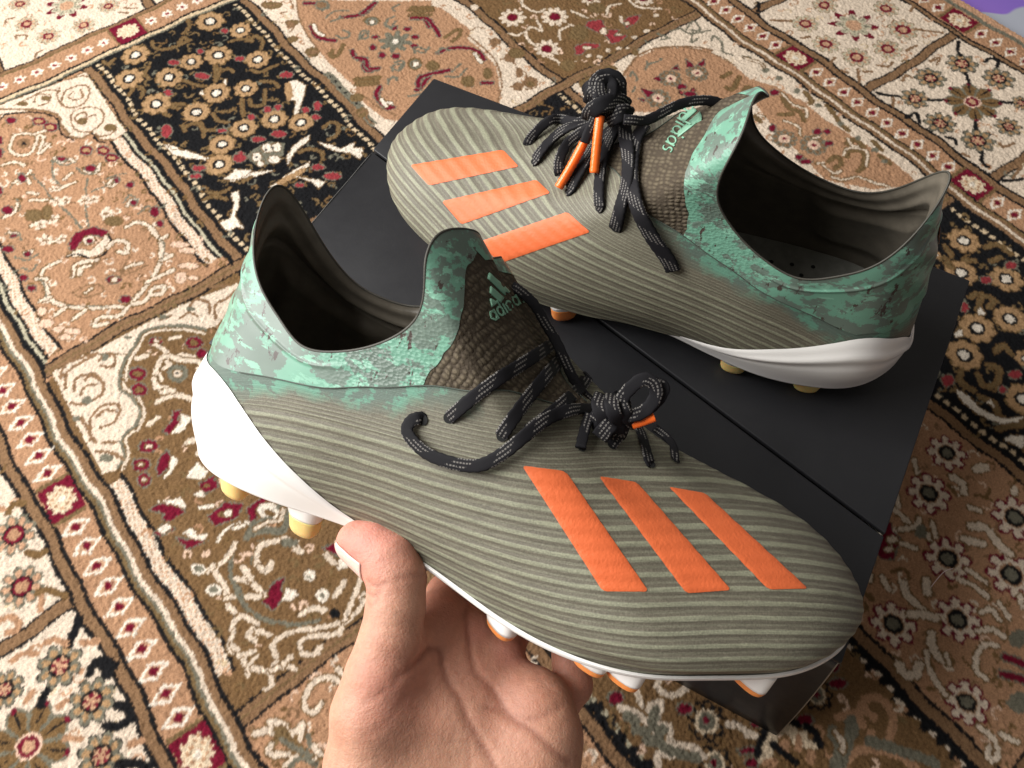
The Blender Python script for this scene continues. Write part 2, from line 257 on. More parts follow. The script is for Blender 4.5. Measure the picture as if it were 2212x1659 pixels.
["s","g",3,504,927,520,920,534,922],["s","g",3,576,928,592,915,613,922],["s","g",3,590,931,612,938],["s","g",3,593,904,606,899,597,883,587,890],["s","g",
3,500,1171,521,1178,541,1166],["s","g",3,502,1159,525,1156],["s","g",3,491,1123,498,1109,512,1113,508,1128],["s","g",3,518,1094,530,1107,539,1099,527,1087,
519,1093],["s","g",3,516,992,525,1002,537,997,528,990],["s","g",3,493,970,501,980,513,974],["s","g",3,570,1006,577,1019,590,1001],["s","g",3,604,1117,606,
1127,620,1127],["s","g",3,573,1102,573,1084,592,1095],["s","o",3,459,1093,464,1079,488,1096],["s","o",3,457,1012,471,997,488,990],["s","o",3,452,1001,467,
990,481,982],["s","o",3,631,1107,659,1085],["s","o",3,625,1092,653,1078],["s","o",3,459,1079,458,1087,468,1097],["s","o",3,623,1104,656,1078],["s","o",
3,618,1091,646,1070],["s","o",3,632,1007,661,1010,653,996,634,991],["s","o",3,460,1014,492,993],["s","o",3,458,1006,484,985],["p","o",570,1111,562,1107,
553,1111,547,1119,548,1128,555,1132,565,1128,570,1120],["p","o",563,976,555,970,546,971,542,980,545,990,554,997,563,995,567,987],["p","o",583,956,576,951,
568,953,564,960,566,969,573,974,581,972,585,964],["p","o",638,888,631,882,625,882,624,888,628,896,635,903,641,903,642,897],["p","o",605,890,598,884,590,
886,586,893,589,903,597,908,605,907,609,899],["p","w",563,1117,560,1115,557,1116,555,1119,555,1123,558,1124,561,1123,563,1120],["p","w",558,980,554,978,
551,978,549,982,551,986,554,989,558,988,559,985],["p","g",567,1111,560,1106,552,1108,547,1116,549,1125,556,1130,565,1128,569,1120],["p","g",563,976,555,
971,548,973,544,980,547,989,554,994,562,993,565,985],["p","g",524,1195,515,1188,505,1191,500,1200,502,1212,511,1219,521,1217,526,1207],["p","w",561,1114,
558,1112,555,1112,553,1116,554,1120,557,1122,560,1121,562,1118],["p","w",559,979,556,977,552,977,550,981,552,985,555,988,559,987,561,984],["p","b",519,
1199,514,1195,508,1196,504,1203,505,1210,511,1214,517,1212,521,1206],["gd",749,977,23],["gd",807,935,24],["gd",748,882,22],["gd",886,935,19],["gd",958,
879,19],["s","c",3,792,1004,782,990,790,962,806,960],["s","c",3,777,945,768,921,759,939,742,931,736,910,739,897],["s","c",3,721,948,729,936,747,937],["s",
"c",3,737,865,744,849,739,838],["s","c",3,815,905,824,887],["s","c",3,882,922,872,897],["s","c",3,880,886,898,899,919,893],["s","c",3,840,928,849,900],
["s","c",3,779,887,792,903,812,902],["s","c",3,858,845,864,831],["s","c",3,935,891,937,868,964,841],["s","c",3,896,868,887,853],["p","c",721,1035,716,1031,
711,1032,708,1037,710,1044,715,1047,721,1046,723,1041],["p","c",795,824,792,823,788,824,786,827,787,830,790,831,793,830,795,827],["p","c",806,810,803,808,
800,809,798,812,799,816,802,817,806,816,807,813],["p","c",826,814,823,812,820,813,819,816,820,819,823,821,826,820,828,817],["p","c",844,805,841,804,837,
805,835,808,837,811,840,813,843,812,845,809],["p","c",882,811,879,810,876,810,874,813,875,816,878,817,881,817,883,814],["p","c",854,798,851,797,849,798,
847,800,848,802,850,803,853,802,854,800],["p","c",950,830,947,829,943,831,941,834,942,837,945,838,949,837,951,834],["p","c",910,810,906,808,902,810,900,
813,901,817,904,818,909,817,911,813],["p","c",766,829,763,828,759,830,756,834,756,837,759,837,763,835,766,832],["p","r",845,892,865,881,855,858,872,844,
853,839,872,824,862,821,840,824,845,845,840,865,833,886],["p","r",789,858,807,854,823,837,816,832,799,841,783,838,777,843],["p","r",892,855,907,859,925,
851,904,840,890,841,884,838],["p","c",854,853,849,850,844,850,842,855,845,861,850,864,855,864,857,859],["p","c",807,840,803,839,799,841,796,844,796,848,
799,849,804,847,807,843],["p","c",896,846,893,844,890,845,890,847,891,850,894,852,897,852,898,850],["p","o",827,870,814,862,801,864,796,876,802,890,815,
898,827,895,832,884],["p","o",759,822,749,816,739,818,735,828,739,838,749,844,759,842,763,833],["p","o",710,895,702,891,693,894,688,902,690,911,698,916,
707,912,713,904],["p","o",891,899,881,895,870,899,863,909,865,919,875,923,886,919,893,909],["p","d",812,761,843,771,890,769,936,733,956,712,874,628,792,
656,749,690],["p","d",891,764,920,747,953,701,958,662,955,625,974,586,981,533,977,486,984,427,991,370,989,338,984,313,926,347,884,404,902,518,926,590,798,
663],["s","b",2,891,764,921,749,953,701,960,663],["s","b",3,796,750,817,762,852,774,890,769,938,736,956,712],["s","g",3,960,774,981,784,987,779,977,760,
966,769],["s","g",3,935,788,954,783,956,766,976,755,990,750],["s","g",3,910,781,924,775],["s","g",3,965,764,943,745,960,747],["s","g",3,974,730,987,736,
983,713,969,698,976,683],["s","g",3,986,670,993,659],["s","g",3,915,796,922,780],["s","g",3,787,786,801,779],["s","g",3,743,782,762,781],["s","g",3,853,
783,863,786],["s","g",3,737,772,741,760],["p","o",754,768,746,765,737,768,732,776,734,784,742,788,751,785,756,777],["p","o",803,773,797,771,790,774,785,
780,787,786,792,788,800,786,804,779],["p","o",857,780,853,778,849,779,848,782,849,786,853,788,857,787,859,784],["pf",855,701,19],["pf",898,685,19],["pf",
809,681,21],["pf",899,498,20],["pf",923,461,21],["p","R",908,720,906,707,905,698,895,706],["p","R",910,699,931,702,920,691],["p","R",832,717,845,716,837,
704],["p","R",871,715,885,718,880,708],["p","R",801,713,814,694,798,692],["p","R",784,699,792,692,785,689],["s","r",3,848,671,852,654,867,662],["s","g",
3,837,742,853,748,866,743,876,746],["s","g",3,809,745,818,752,814,736,809,730],["s","g",3,786,716,797,721],["s","g",3,852,754,849,747],["p","R",969,573,
963,571,958,573,955,578,957,582,962,584,968,582,970,578],["p","R",891,454,887,452,883,454,881,457,883,461,887,463,892,462,893,458],["p","R",896,440,891,
439,885,443,881,448,881,452,886,452,892,449,896,444],["p","R",948,446,944,445,940,446,937,450,939,454,943,455,947,453,950,450],["p","R",953,473,948,471,
943,473,941,477,943,481,948,483,953,481,955,477],["p","R",964,465,960,463,956,464,955,468,956,471,960,472,964,471,965,468],["p","R",907,523,901,519,896,
520,895,524,899,529,905,532,909,532,910,528],["p","R",863,673,859,671,853,674,850,678,851,682,855,684,861,681,864,677],["p","R",865,652,860,651,853,655,
848,660,849,665,854,666,860,662,865,657],["s","o",4,963,561,954,540,960,522,951,506],["s","o",4,912,634,918,625,945,637],["s","o",4,901,559,899,547],["s",
"o",4,944,415,958,421,969,404,948,387,935,385],["s","o",4,915,425,933,424,928,411,913,410],["s","o",4,932,539,948,527],["s","o",4,924,654,943,654],["s",
"o",4,925,610,939,613,942,602],["s","o",4,999,547,993,528,986,525],["s","o",4,1003,506,997,488],["s","o",4,965,433,980,430,979,413],["s","o",4,994,481,
988,463,988,450],["s","o",4,983,385,984,367],["s","o",4,999,411,995,392],["s","c",2,971,569,964,542,972,522,960,508],["s","c",2,906,560,911,551],["s","c",
2,943,420,959,425,975,404,952,384],["s","c",2,927,525,932,516,934,501,923,488],["s","c",2,934,471,942,468],["s","c",2,903,426,904,405,916,400],["s","c",
2,897,402,905,387,927,378,936,355,948,338],["s","c",2,899,433,907,427],["s","c",2,973,440,968,426,973,418],["s","c",2,985,666,995,642,992,625],["p","g",
994,618,990,617,985,618,983,622,984,626,989,628,994,626,996,622],["p","g",997,592,992,590,987,592,985,596,987,600,991,602,996,600,998,596],["p","g",996,
554,991,552,986,552,985,556,988,561,993,563,997,563,999,559],["p","g",998,510,994,509,989,510,987,514,988,518,993,520,997,518,1000,514],["p","g",993,464,
989,462,985,463,983,467,985,471,989,472,993,471,995,467],["p","g",990,426,986,425,982,426,981,429,983,432,987,434,991,433,992,430],["p","g",992,395,987,
393,983,395,981,398,983,402,987,403,992,402,993,398],["p","g",984,371,981,370,977,371,975,374,977,377,980,378,984,377,986,374],["p","c",-141,789,-97,785,
-25,783,52,782,105,773,116,771,101,748,85,735,57,725,43,730,-18,775,-42,760,-65,743,-81,727,-136,770],["p","c",-140,787,-98,788,-54,754,-73,737,-85,711,
-79,695,-75,671,-88,653,-110,645,-115,622,-131,610,-148,616,-146,698],["s","g",4,45,728,22,753,-17,773,-38,760,-60,745,-75,722],["s","g",4,-54,748,-69,
735,-81,714,-76,692,-74,668,-88,653,-110,645,-116,623,-130,612],["s","c",2,-51,745,-67,730,-77,711,-71,694,-71,668,-83,649,-106,642,-113,620,-128,607],
["s","c",2,42,723,19,747,-16,767,-36,755,-58,740,-71,719],["s","b",3,-136,757,-126,776,-107,779,-85,778],["s","b",3,-130,746,-121,760,-104,756,-96,734,
-103,719],["s","b",3,-125,737,-114,743,-103,737],["s","b",3,-139,733,-127,721,-107,719],["s","b",3,-141,669,-130,695,-113,704,-96,696,-95,684,-110,673,
-126,677],["s","b",3,-122,694,-111,696,-100,685],["s","b",3,-131,656,-118,646],["s","b",3,-142,648,-130,639,-121,621],["s","b",3,-138,662,-138,706],["s",
"b",3,-82,766,-70,766],["p","g",-116,719,-119,717,-124,718,-128,724,-128,729,-125,731,-120,729,-116,724],["p","g",-130,628,-133,625,-139,628,-143,633,-143,
638,-140,641,-134,639,-130,633],["p","g",-74,763,-77,761,-81,762,-84,766,-84,771,-81,773,-77,772,-74,767],["p","g",-139,704,-141,702,-145,704,-148,708,
-148,711,-146,713,-142,712,-139,708],["s","b",3,-135,774,-123,788,-101,785,-82,780],["s","b",3,-86,767,-75,773,-67,762,-76,748,-87,760],["s","b",3,41,769,
56,780,69,766,62,749],["s","b",3,27,764,40,766,47,754],["s","b",3,64,735,73,756,92,757,106,762],["s","b",3,5,778,19,774],["s","b",3,-111,752,-101,756,-96,
744],["s","b",3,79,790,102,776],["p","g",50,766,47,765,43,766,40,770,40,774,43,776,47,774,50,770],["p","g",-73,766,-75,764,-78,765,-81,768,-80,772,-78,
774,-75,773,-73,770],["p","g",15,775,12,774,9,776,6,779,5,782,8,784,12,782,15,778],["p","g",-36,773,-38,773,-42,774,-45,778,-46,781,-43,782,-40,780,-37,
776],["p","R",-9,743,-13,740,-19,742,-22,747,-22,753,-18,756,-12,755,-9,749],["p","R",33,711,27,707,20,709,15,716,15,724,21,728,28,726,33,719],["p","R",
30,692,26,689,21,690,18,695,19,701,23,704,27,703,30,698],["p","R",-46,713,-51,710,-58,712,-63,719,-63,727,-58,730,-51,728,-46,721],["p","b2",29,714,26,
711,22,713,19,717,19,721,22,724,26,722,29,718],["p","b2",-50,716,-52,714,-57,716,-60,720,-60,724,-57,726,-53,724,-50,720],["p","c",-11,747,-13,745,-16,
746,-17,748,-17,751,-15,752,-13,752,-11,749],["s","c",4,-18,744,-11,727,-19,718,-17,705,-32,705,-35,691],["s","c",4,-10,714,4,709,14,693,10,678],["s","c",
4,-48,738,-30,736],["s","c",4,1,742,14,737],["p","c",-9,684,-12,682,-16,683,-19,687,-18,692,-15,694,-11,693,-9,689],["p","k",-12,686,-14,685,-16,685,-18,
687,-17,690,-16,691,-14,690,-12,688],["p","R",-46,711,-52,707,-59,709,-64,717,-64,725,-59,729,-51,726,-46,719],["p","R",-55,689,-60,685,-67,687,-72,694,
-71,702,-66,706,-59,704,-55,697],["p","R",-80,609,-85,606,-92,609,-98,616,-98,623,-93,627,-85,624,-80,617],["p","R",-99,593,-103,589,-110,592,-115,598,
-114,605,-110,609,-103,606,-98,600],["p","R",-106,573,-110,569,-116,570,-119,576,-118,583,-114,587,-108,586,-105,580],["p","b2",-50,714,-53,712,-57,713,
-60,717,-60,722,-57,724,-53,722,-50,718],["p","b2",-59,692,-61,690,-65,691,-68,695,-68,699,-65,701,-61,700,-59,696],["p","b2",-84,612,-87,611,-91,613,-94,
616,-94,620,-91,622,-87,620,-84,616],["p","b2",-102,595,-105,594,-108,595,-111,599,-111,603,-108,604,-105,603,-102,599],["p","b2",-109,576,-111,573,-114,
574,-116,577,-115,581,-113,583,-110,582,-108,579],["p","c",-86,614,-88,613,-90,614,-91,616,-92,618,-90,619,-88,618,-86,616],["p","c",-104,597,-105,596,
-107,597,-109,599,-109,601,-108,602,-106,601,-104,599],["p","c",-111,577,-112,576,-113,576,-114,577,-114,579,-112,581,-111,581,-110,579],["s","c",5,-42,
699,-24,718,-14,719,0,702,15,687,12,671],["s","c",5,-42,699,-44,685,-35,676],["s","c",5,-53,666,-33,662,-18,644],["s","c",5,-75,643,-63,645],["s","c",5,
-50,593,-33,588],["s","c",5,-46,571,-34,569],["s","c",5,-42,675,-30,668],["s","c",5,-46,741,-34,735],["p","g",-3,679,-11,672,-21,675,-27,685,-26,697,-18,
703,-8,701,-2,691],["p","c",-10,684,-13,682,-17,683,-20,687,-19,691,-16,694,-12,693,-10,689],["p","k",-12,686,-14,685,-16,686,-17,688,-17,690,-16,691,-14,
690,-12,688],["p","R",-43,641,-36,638,-45,628,-43,621,-62,616,-66,625,-51,630],["p","R",-73,598,-74,587,-81,577,-96,572,-95,584,-84,593],["p","R",-123,
539,-112,539,-99,528,-92,513,-111,512,-117,520,-112,523],["p","R",-114,490,-107,480,-88,465,-99,467,-112,469,-111,476],["p","R",-133,510,-121,513,-111,
500,-128,503],["p","R",-63,534,-45,532,-47,516,-63,518],["p","R",-73,490,-50,493,-35,479,-47,468,-72,475],["p","R",-34,470,-11,472,-3,464,-19,458,-38,453],
["p","R",-64,370,-49,376,-40,373,-49,367,-50,356,-68,350,-72,364],["p","R",12,376,25,373,36,357,24,354],["p","w",-61,615,-44,622,-37,633,-30,619,-46,609],
["p","w",-95,566,-83,573,-72,588,-69,576,-85,566],["p","w",-112,544,-99,536,-86,529,-89,515,-98,527],["p","w",-105,491,-95,488,-94,477,-83,471,-89,466,
-102,478],["p","w",-128,511,-117,512,-112,503,-124,503],["p","w",-71,551,-53,562,-47,540,-59,538],["p","w",-76,525,-65,525,-65,514],["p","w",-55,353,-44,
363,-36,348,-49,347],["p","w",9,354,23,355,30,340,15,343],["p","b2",-53,523,-55,522,-58,523,-60,526,-60,529,-58,530,-55,529,-53,526],["p","b2",-50,475,
-54,474,-59,477,-63,482,-64,486,-60,487,-55,484,-51,479],["p","b2",-11,452,-14,452,-17,453,-20,456,-20,459,-18,460,-14,459,-11,455],["s","w",3,-79,456,
-66,463,-41,456],["s","w",3,-76,505,-64,499],["s","w",3,-57,458,-46,455],["p","w",-5,445,-11,441,-20,444,-26,453,-26,461,-19,465,-10,462,-4,454],["p","w",
-50,476,-52,475,-56,476,-58,479,-57,482,-55,484,-52,483,-50,480],["p","b2",-10,446,-13,445,-17,446,-20,450,-20,454,-17,456,-13,454,-10,450],["s","g",7,
-45,441,-28,434,-14,422,0,434,-2,450],["s","g",7,-50,440,-37,448,-19,443],["s","c",3,-38,443,-24,442,-10,436,-1,444],["s","g",4,-63,443,-76,430,-87,410,
-88,385,-89,362,-74,338],["s","g",4,-60,410,-47,423,-37,426],["s","c",5,-64,441,-83,432,-97,429,-98,404,-101,391],["s","c",5,-57,405,-46,421,-31,418,-14,
408,-10,388],["s","c",5,-56,400,-52,392,-43,397],["s","c",5,-85,406,-72,392,-68,370],["s","c",5,-71,412,-70,395],["s","c",5,-83,380,-72,371],["s","c",5,
-46,327,-33,325,-24,316],["s","c",5,-6,322,10,328],["s","c",5,-17,413,-9,401],["s","c",5,-96,434,-105,431],["s","c",5,-105,383,-100,366],["s","c",5,11,
367,13,353],["p","w",-104,435,-108,432,-114,434,-118,440,-118,446,-114,448,-108,446,-104,440],["p","w",-102,403,-106,401,-112,403,-116,409,-116,414,-112,
417,-106,415,-102,409],["p","w",-11,353,-15,351,-20,352,-23,357,-22,362,-18,365,-13,364,-10,359],["p","w",-11,326,-15,323,-21,324,-24,329,-23,335,-18,338,
-13,337,-10,332],["p","g",-106,437,-109,435,-113,437,-115,440,-115,444,-113,445,-109,444,-106,440],["p","g",-105,405,-107,404,-111,405,-114,409,-114,412,
-111,414,-107,413,-104,409],["p","g",-15,355,-17,354,-19,355,-20,357,-19,359,-18,360,-16,359,-15,357],["p","g",-14,329,-16,327,-18,328,-19,330,-19,332,
-17,333,-15,333,-14,331],["p","k",-12,301,-15,298,-20,300,-23,304,-22,309,-18,311,-14,310,-11,305],["p","g",-7,399,-12,397,-18,400,-23,406,-23,411,-19,
413,-12,410,-7,404],["s","c",4,-113,355,-126,342,-119,328,-116,308],["s","c",4,-98,367,-90,350,-103,343,-100,332],["s","c",4,-122,344,-118,325,-123,305],
["s","c",4,-120,311,-106,318],["s","c",4,-116,308,-103,296,-93,299],["s","c",4,-104,294,-107,283,-116,281],["s","c",4,-101,294,-86,289,-80,280],["s","c",
4,-87,292,-77,295],["s","c",4,-122,330,-107,323],["s","c",4,-90,305,-85,318,-62,316,-30,298,0,289,20,304],["s","c",4,-66,287,-63,301,-50,300,-27,285,-19,
287],["s","c",4,-66,289,-56,280,-47,284],["s","c",4,-11,293,29,322],["s","c",4,-2,290,18,297],["s","c",4,-93,340,-85,329],["s","c",4,-92,386,-103,393],
["s","c",4,-114,361,-99,365,-88,346],["s","g",3,-86,413,-91,379,-82,350,-59,323,-34,309],["s","c",4,-50,237,-55,250,-69,256,-83,252,-92,241,-87,231,-77,
234],["s","c",4,-146,250,-136,246,-128,238,-129,251,-118,241,-115,226,-102,228,-113,216],["s","c",4,-137,230,-143,225,-128,211],["s","c",4,-45,253,-43,
242],["s","c",4,-103,202,-103,192],["s","c",4,-135,205,-123,205,-109,192],["p","o",-126,242,-118,238,-116,218,-109,195,-117,201,-126,220,-126,228,-135,
227],["s","g",4,-126,228,-118,210,-111,198],["s","g",4,-103,215,-107,205],["s","g",4,-132,200,-121,202,-110,187],["gr",105,1529,17],["gr",223,1430,17],
["gr",94,1471,19],["gr",169,1409,18],["gr",111,1420,19],["rs",167,1476,37],["s","b",3,66,1494,72,1504,83,1500],["s","b",3,66,1446,70,1453,83,1443,78,1436],
["s","b",3,71,1380,77,1390,90,1393],["s","b",3,242,1409,259,1392],["s","b",3,232,1401,242,1390],["gr",1128,663,22],["gr",1190,676,20],["gr",1266,606,21],
["gr",1246,553,25],["gr",1114,606,22],["gr",1130,554,23],["gr",1187,537,23],["rs",1188,610,42],["gg",1254,440,25],["gg",1187,450,24],["gg",1268,381,25],
["gg",1130,435,22],["gg",1116,376,24],["gg",1130,317,25],["gg",1189,306,20],["gg",1246,325,15],["rb",1192,374,43],["s","k",5,1294,477,1275,464,1269,453],
["s","k",5,1091,479,1101,467,1115,453],["s","k",5,1144,419,1161,406],["s","k",5,1239,422,1224,404],["s","k",5,1084,415,1105,413,1092,396],["s","k",5,1286,
419,1299,419,1303,406,1291,401],["s","k",5,1098,351,1105,341,1098,333],["s","k",5,1115,298,1098,286,1096,275],["s","k",5,1159,343,1147,334],["s","k",5,
1088,244,1114,228],["s","k",5,1107,750,1091,735],["s","k",5,1225,346,1236,333],["s","b",4,1091,705,1116,683],["s","b",4,1264,540,1291,508],["s","b",4,1109,
533,1087,512],["s","b",4,1148,473,1161,478,1166,469],["s","b",4,1220,476,1237,472,1222,464],["s","b",4,1144,520,1154,508,1169,511],["s","b",4,1095,641,
1108,636],["s","b",4,1100,575,1082,569],["s","b",4,1150,292,1149,285,1166,280],["s","b",4,1089,314,1091,304],["s","b",4,1208,516,1231,514],["s","b",4,1085,
547,1090,538],["s","b",4,1114,525,1124,517],["s","b",4,1294,575,1311,585],["s","b",4,1107,238,1136,244],["s","b",4,1088,444,1103,456],["g2",-260,606,26],
["g2",-276,543,25],["gg",-277,437,24],["gg",-264,381,24],["gg",-332,449,20],["gg",-278,326,23],["rb",-333,380,44],["s","k",8,-240,471,-250,462,-262,452],
["s","k",8,-255,409,-246,416,-235,411,-230,400],["s","k",8,-262,350,-251,341,-240,341,-238,353,-246,361],["s","k",8,-298,420,-308,411],["s","k",8,-267,
307,-255,300,-245,288],["s","k",8,-240,395,-241,405],["s","b2",7,-255,637,-247,643,-237,638],["s","b2",7,-256,576,-248,566,-239,566],["s","b2",7,-265,525,
-255,522,-243,504],["s","d",6,-270,507,-264,518],["s","d",6,-262,649,-258,644],["s","d",6,-315,473,-303,473,-292,464],["s","d",6,-280,469,-270,466,-263,
455],["s","d",6,-248,444,-235,436],["s","d",6,-250,318,-239,314],["s","d",6,-310,522,-299,519,-294,507,-300,501,-308,505],["s","d",6,-319,424,-310,428],
["s","d",6,-299,364,-288,354],["s","d",6,-294,398,-286,398],["bf",954,209,22],["bf",943,132,22],["bf",844,106,23],["bf",890,89,22],["bf",798,91,23],["bf",
802,5,23],["bf",904,176,22],["bf",853,39,13],["bf",902,218,9],["p","r",926,143,921,142,915,144,912,148,914,153,919,154,925,152,928,147],["p","r",975,137,
969,136,963,139,960,143,962,147,968,149,974,146,977,142],["p","r",758,75,751,73,744,75,742,80,745,85,752,88,759,86,761,80],["p","r",798,26,794,25,789,26,
788,29,789,32,793,33,798,32,799,29],["p","r",863,134,857,132,852,132,851,136,855,140,861,143,866,142,866,139],["p","r",830,28,825,27,819,29,815,34,817,
38,823,40,829,37,832,32],["s","o",4,908,203,902,189,901,200],["s","o",4,967,183,985,176,985,154],["s","o",4,878,143,891,140,900,122,885,117],["s","o",4,
890,134,868,123],["s","o",4,833,70,848,69,846,57],["s","o",4,809,63,815,50,795,40,783,43],["s","o",4,774,78,762,69,765,51],["s","o",4,787,62,780,49],["s",
"o",4,764,40,769,24,762,14],["s","o",4,926,188,935,178],["s","o",4,953,164,969,159],["s","o",4,743,-1,760,-8,774,-16],["s","o",4,925,219,919,205],["p",
"w",816,120,827,118,820,110,812,115],["p","w",865,122,876,124,871,114,863,117],["p","w",749,67,753,51,750,29,758,5,781,-10,769,-9,751,3,741,28,742,51],
["p","w",764,30,771,30,765,21],["p","w",736,-15,748,-16,760,-26,745,-36,742,-26],["cr",607,-3,27],["cr",561,-66,27],["cr",456,-76,26],["cr",514,-115,26],
["cr",451,-174,24],["cr",662,-83,28],["cr",602,-121,29],["cr",667,17,25],["p","R",539,8,544,1,537,-8,538,-17,514,-29,503,-20,504,-10,494,-19,484,-17],["p",
"c",535,-17,531,-18,526,-16,524,-13,525,-9,529,-9,533,-10,536,-14],["p","c",523,-22,520,-22,515,-20,513,-17,513,-14,516,-14,520,-16,523,-19],["p","c",479,
-29,475,-31,471,-31,470,-28,473,-24,477,-22,481,-22,482,-25],["s","c",7,500,-53,494,-64,492,-81,493,-95],["s","c",7,479,-81,490,-90,497,-100],["s","c",
7,480,-108,471,-115,466,-129,471,-137],["s","c",7,646,-7,649,-18,641,-27],["s","c",7,613,-58,625,-70,620,-92,621,-106],["s","c",7,522,-67,513,-76],["s",
"c",7,594,-63,606,-79],["s","c",7,426,-107,424,-116,432,-124,443,-120],["s","c",4,487,-35,483,-48],["s","c",4,551,-88,559,-104,560,-121],["s","c",4,568,
-87,572,-109],["s","c",4,460,-116,448,-131,442,-146,440,-156],["s","c",4,523,-158,512,-149,494,-153,485,-162,486,-171],["s","c",4,540,-126,551,-132,549,
-143],["s","c",4,520,-136,535,-145,537,-157],["s","c",4,565,-132,559,-148],["s","c",4,441,-196,444,-209,439,-221,428,-225,425,-219,433,-214],["s","c",4,
560,12,560,-11],["s","c",4,570,-16,564,-39],["s","c",4,582,-28,572,-41],["s","c",4,535,-23,543,-37],["s","c",4,546,-11,563,-19,573,-16],["s","c",4,631,
-43,637,-54],["s","c",4,579,24,567,9],["s","c",4,627,35,617,22],["s","c",4,469,-138,474,-132],["s","c",4,454,-215,460,-229],["s","c",4,589,-141,581,-150],
["p","g",568,-32,561,-35,555,-33,553,-28,556,-23,563,-20,570,-21,572,-26],["p","g",558,-175,549,-177,540,-174,536,-167,539,-161,548,-158,557,-162,561,-169],
["p","g",504,-215,495,-217,484,-214,480,-206,483,-199,493,-196,503,-200,508,-208],["s","R",6,521,-171,530,-188],["s","R",6,503,-179,517,-197],["p","c",
691,-27,685,-27,677,-24,673,-18,673,-13,680,-13,687,-16,692,-22],["p","c",693,-65,688,-67,684,-66,683,-63,686,-59,691,-57,696,-58,696,-61],["s","b2",3,
632,-23,635,-10],["s","b2",3,649,-37,658,-46,669,-43],["s","b2",3,460,-35,458,-44],["s","b2",3,501,-38,514,-45,509,-55],["cr3",227,-23,21],["cr3",336,-74,
17],["cr3",206,-56,18],["s","c",5,220,38,210,32,212,21,223,14,236,15,236,26],["s","c",5,194,50,189,40,185,29],["s","c",5,183,17,191,23,202,19,195,13,184,
8],["s","c",5,166,40,174,30,179,12,178,-7],["s","c",5,186,5,193,-4,189,-10,185,-12,189,-22,200,-33,202,-47],["s","c",5,242,-39,250,-47,252,-57,257,-65],
["s","c",5,160,-24,166,-16,177,-27],["s","g",9,166,30,170,22],["s","g",9,164,15,172,7],["s","g",9,167,1,175,-10,180,-23,195,-42],["s","g",9,192,16,182,
9],["s","g",9,182,-1,186,-2],["s","g",9,319,-110,320,-122,314,-129],["s","g",9,348,-112,337,-121,313,-126,298,-132],["p","R",175,46,170,44,164,46,161,51,
162,55,167,57,172,55,176,50],["p","R",224,-6,219,-7,213,-5,210,0,210,4,215,6,221,3,224,-2],["p","R",250,-76,246,-76,239,-71,233,-66,232,-62,237,-63,244,
-67,249,-72],["p","R",278,-65,273,-65,267,-61,262,-56,262,-53,267,-53,273,-56,278,-61],["p","R",308,-72,304,-74,300,-73,298,-69,300,-66,305,-63,309,-64,
310,-68],["p","R",314,-90,310,-90,304,-88,300,-83,301,-79,305,-79,311,-81,315,-86],["p","R",369,-86,364,-87,358,-84,354,-80,355,-75,360,-74,366,-77,370,
-82],["p","R",379,-67,373,-71,369,-71,369,-67,373,-63,378,-59,382,-59,382,-62],["p","R",241,-83,237,-84,232,-82,229,-78,230,-75,233,-74,238,-76,241,-80],
["p","w3",244,-76,260,-71,269,-66,279,-67,279,-75,287,-72,298,-80,294,-87,301,-93,296,-99,301,-107,296,-110,288,-102,280,-93,286,-84,277,-77,259,-86,246,
-91,241,-83],["p","d",278,-92,272,-95,267,-94,265,-90,268,-85,273,-82,278,-83,280,-88],["p","d",289,-98,282,-102,278,-102,278,-99,282,-93,289,-89,293,-88,
293,-92],["p","d",290,-115,285,-118,280,-117,279,-113,281,-108,287,-106,292,-107,293,-110],["p","d",256,-95,251,-96,246,-93,242,-89,243,-85,247,-84,253,
-86,257,-91],["s","k",6,245,-77,260,-69,276,-65,292,-71,299,-83],["s","k",6,265,-81,267,-94,270,-106],["s","k",6,305,-89,306,-99,302,-110],["s","d",7,363,
-112,373,-109,383,-115,385,-128,376,-141,361,-148],["s","d",7,363,-115,365,-125],["s","d",7,336,-103,354,-112,350,-123],["s","d",7,304,-138,325,-135,341,
-145,357,-166,360,-182],["s","d",7,337,-140,351,-133],["s","g",9,345,-113,330,-123,304,-134],["s","g",9,322,-108,316,-126],["s","g",9,344,-138,357,-156],
["s","g",9,361,-163,371,-177],["s","g",9,375,-184,378,-191],["s","c",3,323,-111,321,-123,315,-127]]
BX_A = np.array([-.0455, .4137]); BX_B = np.array([.2375, .2562]); BX_L = np.array([-.1536, .2254]); BH = .108
BEX = BX_B-BX_A; BW = float(np.linalg.norm(BEX)); BEX = BEX/BW; BD = float(np.linalg.norm(BX_L-BX_A))
# ------------------------------------------------------------------ floor and carpet
TH = math.radians(37.1); CT, ST = math.cos(TH), math.sin(TH)
t = NT('purple_print'); v = t.obj(1, 1, 1)
n1 = t.noise(v, 9, 2, .5, .6); n2 = t.noise(v, 5, 2)
t.color(t.mix(t.ramp(n1, [(.52, 0.), (.54, 1.)]), t.mix(n2, (.14, .09, .42), (.30, .15, .50)), (.34, .36, .42))); t.set(Roughness=.6)
me = mesh_np('floor', [(-3, -3, -.006), (3, -3, -.006), (3, 3.5, -.006), (-3, 3.5, -.006)], [(0, 1, 2, 3)])
fl = link('floor', me, t.m); fl['kind'] = 'structure'

